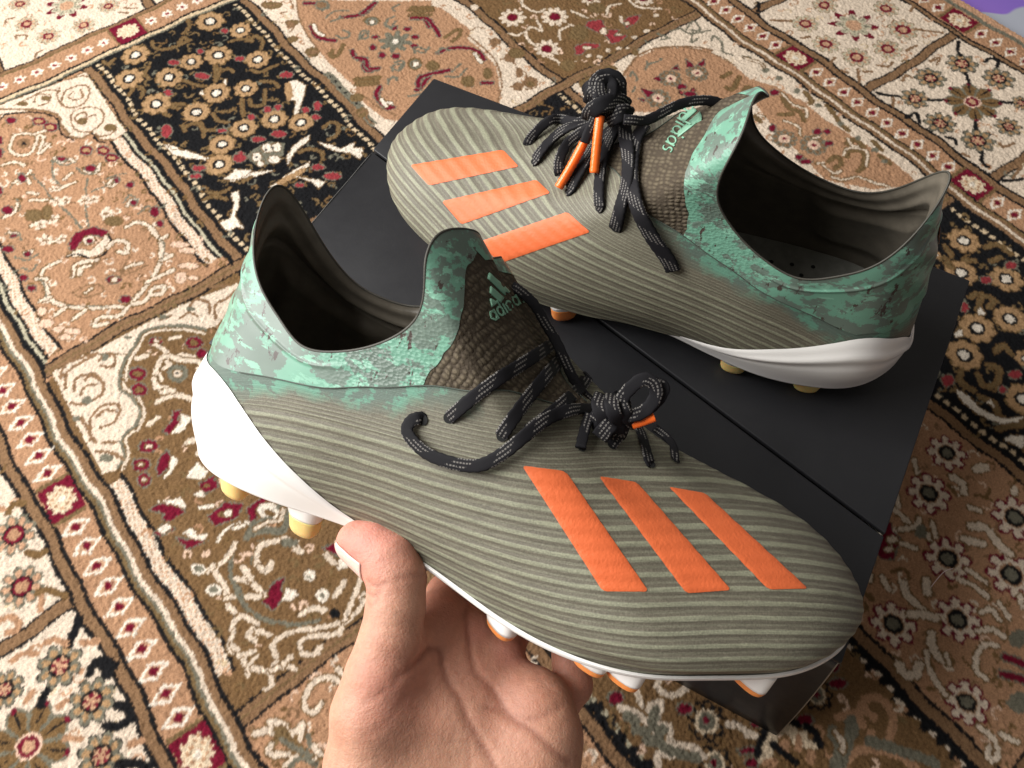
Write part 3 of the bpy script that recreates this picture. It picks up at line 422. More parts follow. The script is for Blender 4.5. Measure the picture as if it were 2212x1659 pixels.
PAL = dict(c=(.60, .495, .39), w=(.67, .595, .50), d=(.355, .20, .115), o=(.15, .098, .046), b=(.20, .116, .062), t=(.35, .215, .11), k=(.010, .010, .011),
           R=(.135, .008, .022), r=(.24, .035, .04), g=(.145, .135, .10), b2=(.15, .088, .038), w2=(.60, .42, .31), w3=(.60, .48, .34), go=(.158, .091, .042),
           gl=(.40, .36, .26), pk=(.44, .26, .16), lt=(.52, .40, .26))
PAL = {k: np.array(v, np.float32) for k, v in PAL.items()}
def carpet_base(U, V):
    """ground colours and bands of the carpet, U and V in mm along its own weave"""
    wob = 1.1*np.sin(V/17.)+.7*np.sin(V/6.1+1)+.8*np.sin(V/43.)
    wv = 1.0*np.sin(U/15.)+.6*np.sin(U/5.7+2)
    u = U+wob; v = V+wv
    C = np.empty(U.shape+(3,), np.float32); C[:] = PAL['c']
    def put(m, k): C[m] = PAL[k]
    fu = (u > -75) & (u < 504) & (v < 657)
    cu = np.digitize(u, [66.5, 208, 355]); cv = np.digitize(v, [-124, 137, 398])
    G = [['d', 'd', 'go', 'd'], ['c', 'go', 'c', 'k'], ['k', 'd', 'k', 'c'], ['go', 'k', 'c', 'go']]
    for i in range(4):
        for j in range(4): put(fu & (cu == i) & (cv == j), G[i][j])
    for c0 in (66.5, 208, 355):
        put(fu & (np.abs(u-c0) < 4.9), 'k'); put(fu & (np.abs(u-c0) < 2.9), 'b')
    for c0 in (-124, 137, 398):
        put(fu & (np.abs(v-c0) < 5.4), 'k'); put(fu & (np.abs(v-c0) < 3.9), 'b'); put(fu & (np.abs(v-c0-.2) < .55), 'o')
    # beads beside the black panels
    for (c0, lo, hi) in ((75, 405, 650), (199.5, 405, 650), (363.5, -115, 130), (495, -115, 130), (216, 145, 392), (347, 145, 392)):
        bd = (np.abs(u-c0) < 1.6) & (np.abs((v % 6.6)-3.3) < 2.0) & (v > lo) & (v < hi); put(bd, 'lt')
    for c0 in (362, ): pass
    bd = (np.abs(u-212.5) < 1.5) & (v > -110) & (v < 130); 
    # dark edge with light dots left of the lower right panel
    m = (u > 195) & (u < 203.5) & (v < 131) & (v > -118); z = u+1.8*np.abs((v % 9)-4.5)*.6 > 200.5; put(m & z, 'k')
    put((np.abs(u-199.5) < 1.2) & (np.abs((v % 9)-4.5) < 1.4) & (v < 131), 'c')
    m = (u > 71.5) & (u < 80) & (v < 131); put(m & (u-1.8*np.abs((v % 9)-4.5)*.6 < 74.5), 'k'); put((np.abs(u-76) < 1.2) & (np.abs((v % 9)-4.5) < 1.4) & (v < 131), 'gl')
    m = (u > 211) & (u < 217) & (v > 455) & (v < 530); put(m, 'g'); put(m & (np.abs(u-214) < 1.2) & (np.abs((v % 8)-4) < 1.5), 'k')
    # cream speckled strips at the panel ends
    for (s0, s1, lo, hi) in ((-75, -67, 163, 300), (47.5, 55, 412, 562), (-69, -61.5, 408, 556), (-75, -67, -110, 40)):
        m = (v > lo) & (v < hi) & (u > s0) & (u < s1); put(m, 'c')
        sp = (np.sin(U*1.9+V*.7)*np.sin(V*1.3-U*.5) > .35); put(m & sp, 'pk')
    for s0, lo, hi in ((-66, 160, 303), (46.2, 410, 564), (-60.3, 406, 560)): put((np.abs(u-s0) < 1.25) & (v > lo) & (v < hi), 'k')
    for s0, lo, hi in ((56.3, 412, 566), (60.7, 400, 566), (-70.3, 406, 560), (-74.7, 400, 562)): put((np.abs(u-s0) < 1.2) & (v > lo) & (v < hi), 'k')
    for s0, lo, hi in ((58.5, 412, 566), (-72.5, 404, 560)): put((np.abs(u-s0) < 1.1) & (v > lo) & (v < hi), 'gl')
    def band(x, m, edges):
        for lo, hi, k in edges: put(m & (x >= lo) & (x < hi), k)
    band(u, v < 690, [(-120, -117.6, 'k'), (-117.6, -112.5, 'b'), (-112.5, -110, 'k'), (-110, -90, 'd'), (-90, -87.7, 'k'), (-87.7, -85.7, 'o'), (-85.7, -84, 'g'),
                 (-84, -81.8, 'c'), (-81.6, -77.2, 'b'), (-77.2, -74.6, 'k')])
    band(u, v < 690, [(502.5, 504.8, 'k'), (504.8, 508.2, 'b'), (508.2, 510.6, 'c'), (510.6, 512.8, 'b'), (512.8, 514.6, 'o'), (514.6, 516, 'k'), (516, 533.5, 'd'),
                 (533.5, 535.6, 'k'), (535.6, 541, 'b'), (541, 543.4, 'k')])
    band(v, (u > -75) & (u < 504), [(652, 654, 'k'), (654, 656, 'g'), (656, 659.2, 'lt'), (659.2, 661.4, 'k'), (661.4, 685, 'd'), (685, 687, 'o'), (687, 690, 'b'), (690, 691.5, 'k')])
    # outer compartments: dividing bars, second border, selvedge
    for c0 in (-100, 0, 126.5, 246, 368, 489, 610):
        m = ((u > 543.4) & (u < 652)) | (u < -120); put(m & (np.abs(v-c0) < 4.6), 'k'); put(m & (np.abs(v-c0) < 3.2), 'b')
    for c0 in (7, 140, 272, 405):
        m = (v > 691); put(m & (np.abs(u-c0-.0) < 5.2), 'k'); put(m & (np.abs(u-c0) < 3.7), 'b')
    band(u, v < 900, [(651, 653, 'k'), (653, 656, 'b'), (656, 658, 'k'), (658, 680.5, 'd'), (680.5, 685, 'g'), (685, 760, 'pk')])
    return C

def vnoise(shape, cell, seed):
    r = np.random.default_rng(seed); h, w = shape; gy, gx = int(h/cell)+3, int(w/cell)+3
    g = r.random((gy, gx)).astype(np.float32)*2-1
    y = np.arange(h)/cell; x = np.arange(w)/cell; iy = y.astype(int); ix = x.astype(int); fy = (y-iy)[:, None]; fx = (x-ix)[None]
    return (g[iy][:, ix]*(1-fx)+g[iy][:, ix+1]*fx)*(1-fy)+(g[iy+1][:, ix]*(1-fx)+g[iy+1][:, ix+1]*fx)*fy
STEP = 0.85
us = np.arange(-205, 692, STEP); vs = np.arange(-150, 800, STEP)
UG, VG = np.meshgrid(us, vs, indexing='ij'); SH = UG.shape
UJ = UG+.38*vnoise(SH, 1.6, 1)+.35*vnoise(SH, 4, 2)+.40*vnoise(SH, 1, 5); VJ = VG+.38*vnoise(SH, 1.6, 3)+.35*vnoise(SH, 4, 4)+.40*vnoise(SH, 1, 6)
CG = carpet_base(UJ, VJ)
def win(u0, u1, v0, v1):
    a = max(0, int((u0-us[0])/STEP)-1); b = min(SH[0], int((u1-us[0])/STEP)+3); c = max(0, int((v0-vs[0])/STEP)-1); e = min(SH[1], int((v1-vs[0])/STEP)+3)
    if a >= b or c >= e: return None
    return slice(a, b), slice(c, e)
def stroke(P, w, col):
    P = np.asarray(P, float); h = w/2
    s = win(P[:, 0].min()-h-1, P[:, 0].max()+h+1, P[:, 1].min()-h-1, P[:, 1].max()+h+1)
    if s is None: return
    U, V = UJ[s], VJ[s]; D = np.full(U.shape, 1e9)
    for a, b in zip(P[:-1], P[1:]):
        d = b-a; L = d@d+1e-9; k = np.clip(((U-a[0])*d[0]+(V-a[1])*d[1])/L, 0, 1)
        D = np.minimum(D, (U-a[0]-k*d[0])**2+(V-a[1]-k*d[1])**2)
    CG[s][D < h*h] = PAL[col]
def poly(P, col):
    P = np.asarray(P, float); s = win(P[:, 0].min(), P[:, 0].max(), P[:, 1].min(), P[:, 1].max())
    if s is None: return
    U, V = UJ[s], VJ[s]; ins = np.zeros(U.shape, bool)
    for (x0, y0), (x1, y1) in zip(P, np.roll(P, -1, 0)):
        if y0 == y1: continue
        ins ^= ((y0 > V) != (y1 > V)) & (U < (x1-x0)*(V-y0)/(y1-y0)+x0)
    CG[s][ins] = PAL[col]
def flower(kind, cx, cy, r):
    s = win(cx-r*1.2, cx+r*1.2, cy-r*1.2, cy+r*1.2)
    if s is None: return
    x, y = UJ[s]-cx, VJ[s]-cy; p = np.hypot(x, y)/r; th = np.arctan2(y, x); C = CG[s]
    def put(m, k): C[m] = PAL[k]
    def petals(n, lo, ph=0.): return lo+(1-lo)*np.abs(np.cos(n*(th+ph)/2))**.7
    if kind == 'bf':
        b = petals(8, .80, cx); put(p < b+.05, 'b2'); put(p < b, 't'); put((p < b) & (p > b-.1) & (np.sin(8*th+cx) > .6), 'o'); put((p < .47) & (p > .29), 'k'); put(p < .29, 'w')
    elif kind == 'gr':
        b = petals(9, .62); put(p < b+.07, 'b'); put(p < b, 'gl'); put((p < b*.8) & (p > .5) & (np.cos(9*th) > .2), 'pk'); put(p < .5, 'R'); put(p < .28, 'pk')
    elif kind == 'gg':
        b = petals(8, .64); put((p < b+.06) & (p > b), 'k'); put(p < b, 'g'); put((p < b*.82) & (p > .5) & (np.cos(8*th) > -.2), 't'); put(p < .5, 'k'); put(p < .36, 'pk'); put((p < .36) & (np.cos(5*th) > .3) & (p > .12), 'R')
    elif kind == 'g2':
        b = petals(9, .66); put(p < b, 'g'); put((p < b*.85) & (np.cos(9*th) > -.3), 'pk'); put(p < .5, 'R'); put((p < .5) & (p > .42), 'k'); put(p < .27, 'd')
    elif kind == 'rs':
        b = .45+.55*np.abs(np.cos(4*th))**1.5; put(p < b, 'R'); put(p < petals(8, .5)*.72, 'gl'); put((p < .62) & (p > .4) & (np.abs(np.sin(4*th)) < .25), 'g'); put(p < .33, 'pk')
    elif kind == 'rb':
        b = petals(8, .72); put(p < b, 'g'); put((p < b*.9) & (np.abs(np.cos(4*th)) > .35), 'b2'); put((p > b*.9) & (p < b*1.02) & (np.abs(np.sin(4*th)) < .35), 'R')
        put((np.abs(np.sin(4*th)) < .16) & (p > .45) & (p < .9), 'k'); put(p < .30, 'w2'); put((p < .24) & (p > .13), 'R'); put(p < .13, 'pk')
    elif kind == 'st':
        b = .5+.5*np.abs(np.cos(4*th))**1.2; put(p < b, 'g'); put(p < .2, 'w')
    elif kind == 'pf':
        b = petals(9, .78); put(p < b, 'g'); put((p < b*.86) & (np.cos(9*th) > -.4), 'b'); put(p < .52, 'g'); put(p < .44, 'w2'); put(p < .16, 'R')
    elif kind == 'gd':
        b = .62+.38*np.abs(np.cos(5*th)); put(p < b, 'c'); put(p < .45, 'b'); put(p < .38, 'R')
    elif kind == 'cr':
        b = .62+.38*np.abs(np.cos(4*th))**.6; put(p < b, 'R'); put((p < b-.12) & (np.abs(np.cos(4*th)) > .62), 'c'); put(p < .58, 'c'); put(p < .46, 'd'); put(p < .40, 'k'); put(p < .25, 'g')
    elif kind == 'cr3':
        b = petals(9, .76); put(p < b, 'k'); put((p < b*.84) & (np.cos(9*th) > -.2), 'go'); put(p < .58, 'w3'); put(p < .44, 'g'); put(p < .18, 'R')
    elif kind == 'sf':
        b = .5+.5*np.abs(np.cos(2.5*th)); put(p < b, 'c'); put((p < .5) & (np.cos(5*th) < 0), 'b'); put(p < .2, 'b')
    elif kind == 'lz':
        q = np.abs(x)/r+np.abs(y)/(r*.60)+.06*np.sin(9*th); put(q < 1, 'w'); put(q < .66, 'pk'); q2 = np.abs(x)/(r*.36)+np.abs(y)/(r*.36); put(q2 < 1, 'R')
    elif kind == 'tf':
        b = .8+.2*np.cos(6*th); put(p < b, 'w'); put(p < .34, 'r')
    elif kind == 'sq':
        put((np.abs(x) < r*.8) & (np.abs(y) < r), 'R'); q = np.hypot(x/.86, y)/r+.07*np.sin(11*th)+.05*np.sin(7*th+2); put(q < .74, 'w3'); put((q < .70) & (np.sin(x*1.1)*np.sin(y*1.2+x*.4) > .3), 'd'); put((np.hypot(x, y) < 2.2), 'w')
        put((np.abs(np.abs(y)-r*1.1) < 1.3) & (np.abs(x) < r*.8), 'o')
# background arabesques: small curled stems scattered over the panel grounds
vr = random.Random(5)
spots = []
for _ in range(9000):
    a, b = vr.uniform(-200, 690), vr.uniform(-145, 795)
    if all((a-p)**2+(b-q)**2 > 7.6**2 for p, q in spots[-1500:]): spots.append((a, b))
for a, b in spots:
    i, j = int((a-us[0])/STEP), int((b-vs[0])/STEP); g = CG[i, j]
    key = min(PAL, key=lambda k: float(np.abs(PAL[k]-g).sum()))
    if key not in ('c', 'd', 'k', 'go') or (-121 < a < -74) or (502 < a < 545) or (a > 650) or 650 < b < 692: continue
    if key == 'c' and vr.random() < .55: continue
    col = vr.choice({'c': ['d', 'pk', 'pk', 'lt'], 'd': ['b', 'w2', 'b2', 'c'], 'k': ['o', 'o', 'b2', 'g'], 'go': ['b2', 'o', 'w2', 'd', 'o']}[key])
    r0 = vr.uniform(1.8, 3.9); a0 = vr.uniform(0, 6.28); tw = vr.choice((-1, 1))*vr.uniform(2.5, 4.6)
    P = [(a+r0*(1-.12*k*.5)*math.cos(a0+tw*k/6), b+r0*(1-.12*k*.5)*math.sin(a0+tw*k/6)) for k in range(7)]
    stroke(P, vr.uniform(.9, 1.7), col)
    if vr.random() < .3: poly([(P[-1][0]+1.9*math.cos(k), P[-1][1]+1.5*math.sin(k)) for k in range(6)], col)
for k in range(-4, 5):
    for c0, kind, r, per, n, uu in ((134.5, 'lz', 9.2, 173., 10, -100), (133.5, 'lz', 8.4, 173., 10, 524.5), (82, 'lz', 8.4, 173., 10, 669)):
        v0 = c0+per*k; flower('sq', uu, v0, 12.4)
        for i in range(n): flower(kind, uu, v0+14.5+7.0+(per-29)/n*i, r)
for k in range(-1, 4):
    u0 = 110.5+173*k
    if u0 > 500: continue
    # squares of the top band lie across it
    s = win(u0-13, u0+13, 662, 684)
    if s:
        x, y = UJ[s]-u0, VJ[s]-673; thh = np.arctan2(y, x); C = CG[s]
        C[(np.abs(x) < 12.5)] = PAL['R']; q = np.hypot(x/1.1, y)/10+.07*np.sin(11*thh)+.05*np.sin(7*thh+2); C[q < .82] = PAL['w3']; C[(q < .75) & (np.sin(x*1.1)*np.sin(y*1.2+x*.4) > .3)] = PAL['lt']; C[np.abs(np.abs(x)-12.9) < .9] = PAL['o']
    for i in range(10):
        uu = u0+14.5+7+(173-29)/10*i
        if uu < 500: flower('tf', uu, 673, 5.3)
flower('sq', 0, 0, .1)
OUTL = dict(c='b2', w='b2', w2='b', w3='k', R='g', r='k', o='b2')
for F in CARPET:
    k = F[0]
    if k == 's':
        P = np.array(F[3:], float).reshape(-1, 2)/2
        if len(P) > 2: P = catmull(P, 4*len(P))
        w_ = F[2]*.56+.45
        if F[1] in OUTL: stroke(P, w_+1.9, OUTL[F[1]])
        stroke(P, w_, F[1])
    elif k == 'p':
        P = np.array(F[2:], float).reshape(-1, 2)/2
        if F[1] in OUTL and len(F) < 40: stroke(np.vstack([P, P[:1]]), 1.7, 'g' if F[1] in 'Rr' else OUTL[F[1]])
        if F[1] != 'x': poly(np.array(F[2:], float).reshape(-1, 2)/2, F[1])
    else:
        if k == 'cr2': continue
        flower(k, F[1]/2, F[2]/2, F[3]/2)
# the pile blends neighbouring knots a little
BL = CG.copy(); BL[1:-1, 1:-1] =   .72*CG[1:-1, 1:-1]+.07*(CG[2:, 1:-1]+CG[:-2, 1:-1]+CG[1:-1, 2:]+CG[1:-1, :-2]); CG = BL
# yarn-by-yarn tone
tone = 1+.10*vnoise(SH, 1, 21)+.05*vnoise(SH, 3, 22)+.05*vnoise(SH, 60, 23)
CG *= tone[..., None]
hgt = .00045*vnoise(SH, 1, 31)+.0002*vnoise(SH, 2.6, 32)+.0020*vnoise(SH, 75, 33)
XA = (UG*CT-VG*ST)/1000; YA = (UG*ST+VG*CT)/1000
# dense pile where it can be seen; a coarse sheet of the same carpet lies just below and runs on all round
def seen(X, Y):
    d = np.stack([X, Y, 0*X], -1)-CAM; z = d@FF; px = d@RR/z*FPX/1106; py = d@UU/z*FPX/829.5
    q = np.array([X-BX_A[0], Y-BX_A[1]]); bx = q[0]*BEX[0]+q[1]*BEX[1]; by = q[0]*BEX[1]-q[1]*BEX[0]
    return (np.abs(px) < 1.16) & (np.abs(py) < 1.16) & ~((bx > .03) & (bx < BW-.03) & (by > .03) & (by < BD-.03))
Q = grid_q(*SH); ok = seen(XA, YA).ravel(); Q = Q[ok[Q].any(1)]; use = np.unique(Q); mp = np.zeros(UG.size, int); mp[use] = np.arange(len(use))
me = mesh_np('carpet', np.stack([XA, YA, hgt], -1).reshape(-1, 3)[use], mp[Q])
def yarn(me, C):
    a = me.color_attributes.new('yarn', 'FLOAT_COLOR', 'POINT'); a.data.foreach_set('color', np.concatenate([C, np.ones((len(C), 1), np.float32)], 1).astype(np.float32).ravel())
yarn(me, CG.reshape(-1, 3)[use])
uo = np.r_[np.arange(-900, 690, 5.), 691., 691.5]; vo = np.arange(-700, 1300, 5.); UA, VA = np.meshgrid(uo, vo, indexing='ij'); ZA = np.full(UA.shape, -.0022); ZA[-1] = -.006
me2 = mesh_np('carpet_backing', np.stack([(UA*CT-VA*ST)/1000, (UA*ST+VA*CT)/1000, ZA], -1).reshape(-1, 3), grid_q(*UA.shape)); yarn(me2, carpet_base(UA, VA).reshape(-1, 3))
t = NT('carpet_pile'); a = t.attr('yarn'); v = t.obj()
n = t.noise(v, 1100, 3, .7); n3 = t.noise(v, 2600, 2, .6)
t.color(t.mix(1.0, a.outputs['Color'], t.ramp(n, [(.25, .66), (.75, 1.22)]), 'MULTIPLY'))
t.set(Roughness=.95, Sheen_Weight=.0); t.b.inputs['Specular IOR Level'].default_value = .04
t.normal(t.bump(t.math('ADD', n, n3), .35, .0006))
car = link('carpet', me, t.m); link('carpet_backing', me2, t.m, car); car['label'] = 'large patterned oriental carpet of cream, tan and black flowered panels under the shoe box'; car['category'] = 'carpet'
# a pale thread of lint on the pile
pts = [(.2297, .1268, .0015), (.2330, .1302, .0026), (.2370, .1338, .0034), (.2405, .1357, .0032), (.2440, .1366, .0020)]
lt = link('lint_thread', sweep('lint_thread', pts, [(0, 0, 1)]*5, .0004, .0004, 6, 40), simple('pale_thread', (.75, .60, .62), .7))
lt['label'] = 'thin pale lint thread lying on the carpet flowers beside the box'; lt['category'] = 'thread'

BOOT = {"A":{"laces":[["lace",4.59,0.9,[1295,287,683,6,94,35,1316,307,717,8,93,35,1357,288,783,11,96,26,1414,220,864,61,43,67,1432,152,880,67,22,71,1446,68,892,
67,16,72,1451,-30,892,62,-26,74,1422,-218,848,57,11,81]],["lace",4.74,0.9,[1484,260,681,18,89,43,1494,280,716,19,90,39,1506,255,765,47,56,68,1510,167,808,
58,21,79,1510,106,825,59,20,78,1511,60,838,59,17,79,1509,-6,850,59,0,81,1476,-169,808,51,-2,86,1472,-223,815,50,15,85]],["lace",4.74,0.9,[1551,210,714,
45,50,74,1565,222,738,46,46,76,1581,172,758,51,20,83,1595,83,773,51,21,83,1603,11,785,50,13,86,1587,-145,752,39,-16,91,1582,-223,756,40,13,91,1576,-277,
760,-40,48,-78]],["lace",4.44,1.1,[1216,278,633,3,94,34,1217,303,655,3,94,34,1215,326,671,2,94,34,1192,342,656,2,94,34,1190,357,625,2,94,34,1225,367,602,
2,94,33,1286,374,587,3,95,32,1356,374,589,3,94,33,1431,366,603,5,93,37,1481,353,626,9,90,42,1523,322,670,18,84,51,1559,285,725,34,73,60,1589,195,766,51,
21,84,1610,123,774,23,85,47,1647,47,778,46,17,87,1684,-111,733,32,-23,92]],["lace",3.85,1.1,[1214,-234,1005,34,88,34,1255,-224,1001,33,88,35,1317,-218,
977,31,88,36,1379,-207,929,29,88,37,1447,-196,876,27,88,39,1530,-181,793,24,88,42,1593,-174,737,22,87,44,1675,-182,699,19,87,45]],["knot_wrap",5.55,1.2,
[1707,-19,835,19,88,43,1714,23,821,19,88,44,1732,41,803,19,87,45,1755,38,778,18,87,46,1779,16,749,17,87,46,1796,-14,726,16,87,47]],["knot_wrap",5.18,1.2,
[1739,-28,845,18,88,43,1754,21,838,18,88,44,1776,35,811,17,88,45,1796,20,784,16,88,45,1814,-11,762,16,88,46]],["knot_wrap",4.81,1.2,[1760,-51,845,17,89,
43,1779,-3,839,17,88,44,1806,9,813,16,88,45,1830,-14,785,15,88,45,1842,-44,764,15,88,45]],["knot_wrap",4.81,1.2,[1702,17,784,20,87,45,1741,34,782,18,87,
46,1783,32,771,17,87,46,1819,-2,755,15,87,46]],["lace",5.92,1.1,[1775,38,779,17,87,46,1767,53,756,18,87,47,1759,54,731,18,86,47,1755,56,718,18,86,48]],
["lace_loop",4.59,1.1,[1792,-9,800,16,88,45,1783,-3,837,17,88,44,1780,-10,866,17,89,43,1795,-28,903,17,89,41,1819,-45,933,16,90,40,1852,-55,929,15,90,40,
1872,-54,900,14,90,41,1872,-42,863,14,89,43,1856,-25,830,14,89,44,1829,-6,811,15,88,44,1795,-10,801,16,88,45]],["lace_loop",3.33,1.1,[1810,-72,908,16,90,
41,1833,-82,925,15,90,40,1866,-87,926,14,91,40,1890,-90,915,13,91,40,1893,-76,888,13,90,41,1883,-63,855,13,90,43,1870,-53,832,14,89,43]],["lace",3.7,1.5,
[1689,9,762,20,87,46,1696,42,740,20,86,47,1706,82,716,20,85,48,1719,126,693,19,85,49]],["lace",4.44,1.5,[1805,-9,754,16,87,46,1802,-3,717,16,87,47,1793,
11,684,16,86,48]],["lace",4.44,1.0,[1820,-225,674,26,-28,93,1853,-185,661,26,5,96,1892,-108,660,26,-19,95,1923,-52,653,29,9,95,1932,-49,638,29,17,94]],
["lace",3.11,1.4,[1866,-314,644,12,88,45,1893,-318,635,12,88,45,1931,-292,634,10,88,46,1965,-252,630,10,88,46,1985,-206,624,9,88,47,1994,-184,614,9,88,
48]],["aglet",3.4,2.3,[1835,-23,770,15,88,45,1865,-32,795,14,88,45,1894,-47,818,13,89,44]],["knot_core",14.8,6.5,[1710,-20,794,19,88,44,1749,-12,780,18,
87,45,1782,-22,777,17,88,45,1804,-43,774,16,88,45]]],"eyelets":[[1307,303,703,7,93,35],[1492,275,704,18,90,40],[1559,224,729,45,49,75],[1223,321,665,3,
94,34],[1931,-47,642,29,16,94],[1993,-187,617,21,-9,97],[1715,109,685,42,19,89],[1793,2,679,36,23,90]],"text":{"letters":[[[1305,94,1019,76,19,62,1301,
95,1024,76,20,61,1297,101,1026,35,86,37,1295,103,1029,76,21,61,1294,108,1029,76,21,61,1293,113,1028,76,22,61,1294,116,1025,76,22,61,1297,118,1021,76,22,
61,1300,119,1017,76,22,61,1302,120,1012,35,86,38,1307,116,1009,76,22,61,1310,112,1007,76,22,62,1313,107,1005,76,21,62,1314,102,1006,76,21,62,1313,98,1008,
76,20,62,1310,97,1010,34,86,38,1309,93,1015,76,19,62,1305,94,1019,76,19,62],[1293,97,1033,77,20,61,1317,90,1006,76,19,62]],[[1309,53,1025,77,13,63,1305,
55,1030,77,14,62,1302,59,1033,77,14,62,1299,63,1035,77,15,62,1298,69,1036,77,16,62,1298,74,1034,77,17,62,1299,78,1032,77,17,62,1301,80,1028,77,18,62,1305,
81,1024,77,18,62,1308,80,1019,77,18,62,1312,77,1016,76,17,62,1315,73,1013,76,17,62,1317,68,1012,76,16,63,1318,63,1012,76,15,63,1317,58,1014,77,14,63,1316,
55,1017,77,14,63,1313,53,1021,77,13,63,1309,53,1025,77,13,63],[1284,62,1053,35,86,36,1321,49,1011,76,13,63]],[[1298,41,1041,77,11,63,1322,34,1013,77,10,
64],[1291,44,1049,77,11,62,1287,45,1054,77,11,62]],[[1267,-127,982,65,-40,65,1307,-10,1034,76,-4,64,1304,-5,1038,77,-2,64,1302,1,1040,77,0,64,1301,8,1041,
77,2,64,1301,14,1041,77,4,64,1303,19,1038,77,6,63,1304,25,1034,34,87,36,1309,23,1031,77,7,63,1313,22,1026,77,7,64,1316,19,1022,77,6,64,1318,16,1018,33,
87,37,1321,8,1017,76,3,64,1320,4,1016,33,87,37,1276,-108,971,-58,55,-59,1318,-10,1021,76,-3,65,1314,-13,1025,76,-5,65,1267,-127,982,65,-40,65],[1240,-110,
1011,-60,55,-59,1280,-131,967,66,-35,66]],[[1259,-204,975,71,-2,70,1255,-203,980,71,-2,70,1251,-198,984,71,-2,70,1249,-191,986,71,-3,70,1289,-63,1032,-60,
59,-55,1288,-61,1029,-60,59,-55,1297,-50,1034,70,-34,63,1303,-37,1034,74,-20,64,1307,-36,1030,74,-19,64,1306,-50,1020,70,-33,63,1313,-42,1021,73,-24,64,
1314,-53,1016,69,-36,62,1271,-179,964,71,-6,70,1271,-187,963,71,-4,70,1270,-194,965,71,-3,70,1267,-200,967,71,-2,70,1263,-204,971,71,-2,70,1259,-204,975,
71,-2,70],[1245,-203,990,71,-2,70,1273,-206,961,71,-1,70]],[[1247,-244,987,70,-3,71,1245,-240,989,71,-2,71,1245,-234,989,71,-2,71,1246,-229,988,71,-2,71,
1248,-225,986,71,-1,70,1251,-223,984,71,-1,70,1254,-223,981,71,-1,70,1256,-226,978,71,-1,71,1258,-230,976,71,-1,71,1259,-236,975,71,-1,71,1259,-236,975,
71,-1,71,1259,-241,975,70,-2,71,1261,-245,973,70,-2,71,1263,-248,970,70,-2,71,1266,-249,968,70,-2,71,1269,-247,965,70,-1,71,1271,-244,963,70,-1,71,1272,
-239,962,70,-1,71,1272,-234,962,70,0,71,1271,-229,963,71,0,71]]],"bars":[[1272,91,1063,1274,88,1062,1276,84,1060,1279,81,1058,1281,77,1056,1283,74,1054,
1285,70,1052,1288,67,1050,1290,63,1049,1277,94,1056,1279,91,1055,1280,88,1054,1282,85,1053,1284,82,1052,1285,79,1050,1287,76,1049,1288,73,1048,1290,70,
1047,1283,97,1048,1284,94,1048,1285,92,1047,1285,89,1047,1286,87,1047,1287,84,1046,1288,82,1046,1289,79,1046,1290,76,1045,1288,100,1040,1288,97,1041,1289,
96,1041,1289,93,1042,1289,91,1042,1289,89,1042,1289,87,1043,1289,85,1043,1290,83,1044],[1253,64,1094,1258,59,1089,1263,54,1085,1267,48,1080,1272,43,1075,
1277,37,1069,1282,32,1064,1286,26,1059,1291,20,1054,1256,70,1089,1261,65,1084,1265,60,1080,1270,55,1075,1274,50,1070,1279,46,1065,1284,41,1061,1288,35,
1056,1293,30,1051,1259,75,1084,1264,71,1080,1268,67,1075,1272,62,1071,1277,58,1066,1281,53,1062,1286,49,1057,1290,44,1052,1294,40,1048,1262,81,1079,1266,
77,1075,1271,73,1070,1275,69,1066,1279,65,1062,1283,61,1058,1287,57,1053,1292,53,1049,1296,49,1044],[1229,43,1129,1236,33,1121,1243,24,1112,1250,14,1104,
1257,4,1096,1211,-140,1035,1271,-19,1077,1282,-45,1056,1279,-54,1054,1231,49,1125,1238,41,1117,1245,32,1109,1252,24,1101,1259,15,1093,1266,5,1085,1273,
-4,1076,1279,-15,1068,1285,-26,1059,1234,55,1121,1240,48,1113,1247,40,1106,1254,32,1099,1261,25,1091,1268,16,1083,1274,8,1075,1281,-1,1067,1236,-130,1014,
1236,61,1117,1243,54,1110,1249,48,1103,1256,41,1096,1262,34,1088,1269,27,1081,1275,20,1073,1282,13,1066,1288,5,1058]]},"white":[[0.4333,0.3797],[0.4142,
0.4106],[0.3944,0.3687],[0.3772,0.3107],[0.3589,0.2471],[0.341,0.1585],[0.3302,0.0857],[0.3233,0.0329]],"panel":[[0.0373,0.9625],[0.0383,0.9757],[0.06040000000000001,
0.9612],[0.07489999999999997,0.9581],[0.08840000000000003,0.9463],[0.09699999999999998,0.9364],[0.11499999999999999,0.9205],[0.14749999999999996,0.911],
[0.20730000000000004,0.9189],[0.24060000000000004,0.8911],[0.25360000000000005,0.861]],"rib":[[0.3889,0.3986],[0.3686,0.5344],[0.3356,0.678],[0.2912,0.7789],
[0.2616,0.8174],[0.1844,0.8282]],"stripes":[[0.0251,0.6152,0.0303,0.5956,0.0356,0.5754,0.0409,0.5544,0.0463,0.5328,0.0516,0.5103,0.0566,0.487,0.0612,0.4628,
0.0651,0.4378,0.0683,0.4119,0.0705,0.3853,0.0184,0.6059,0.0237,0.5865,0.0289,0.5664,0.0342,0.5456,0.0394,0.5241,0.0445,0.5018,0.0492,0.4788,0.0535,0.4549,
0.0572,0.4302,0.0601,0.4046,0.0621,0.3781,0.0115,0.5959,0.017,0.5767,0.0223,0.5568,0.0276,0.5361,0.0327,0.5148,0.0376,0.4926,0.0421,0.4697,0.0462,0.4459,
0.0496,0.4213,0.0523,0.3958,0.0541,0.3695,0.0044,0.5849,0.0102,0.5661,0.0157,0.5464,0.0209,0.5259,0.026,0.5047,0.0307,0.4826,0.0351,0.4597,0.039,0.436,
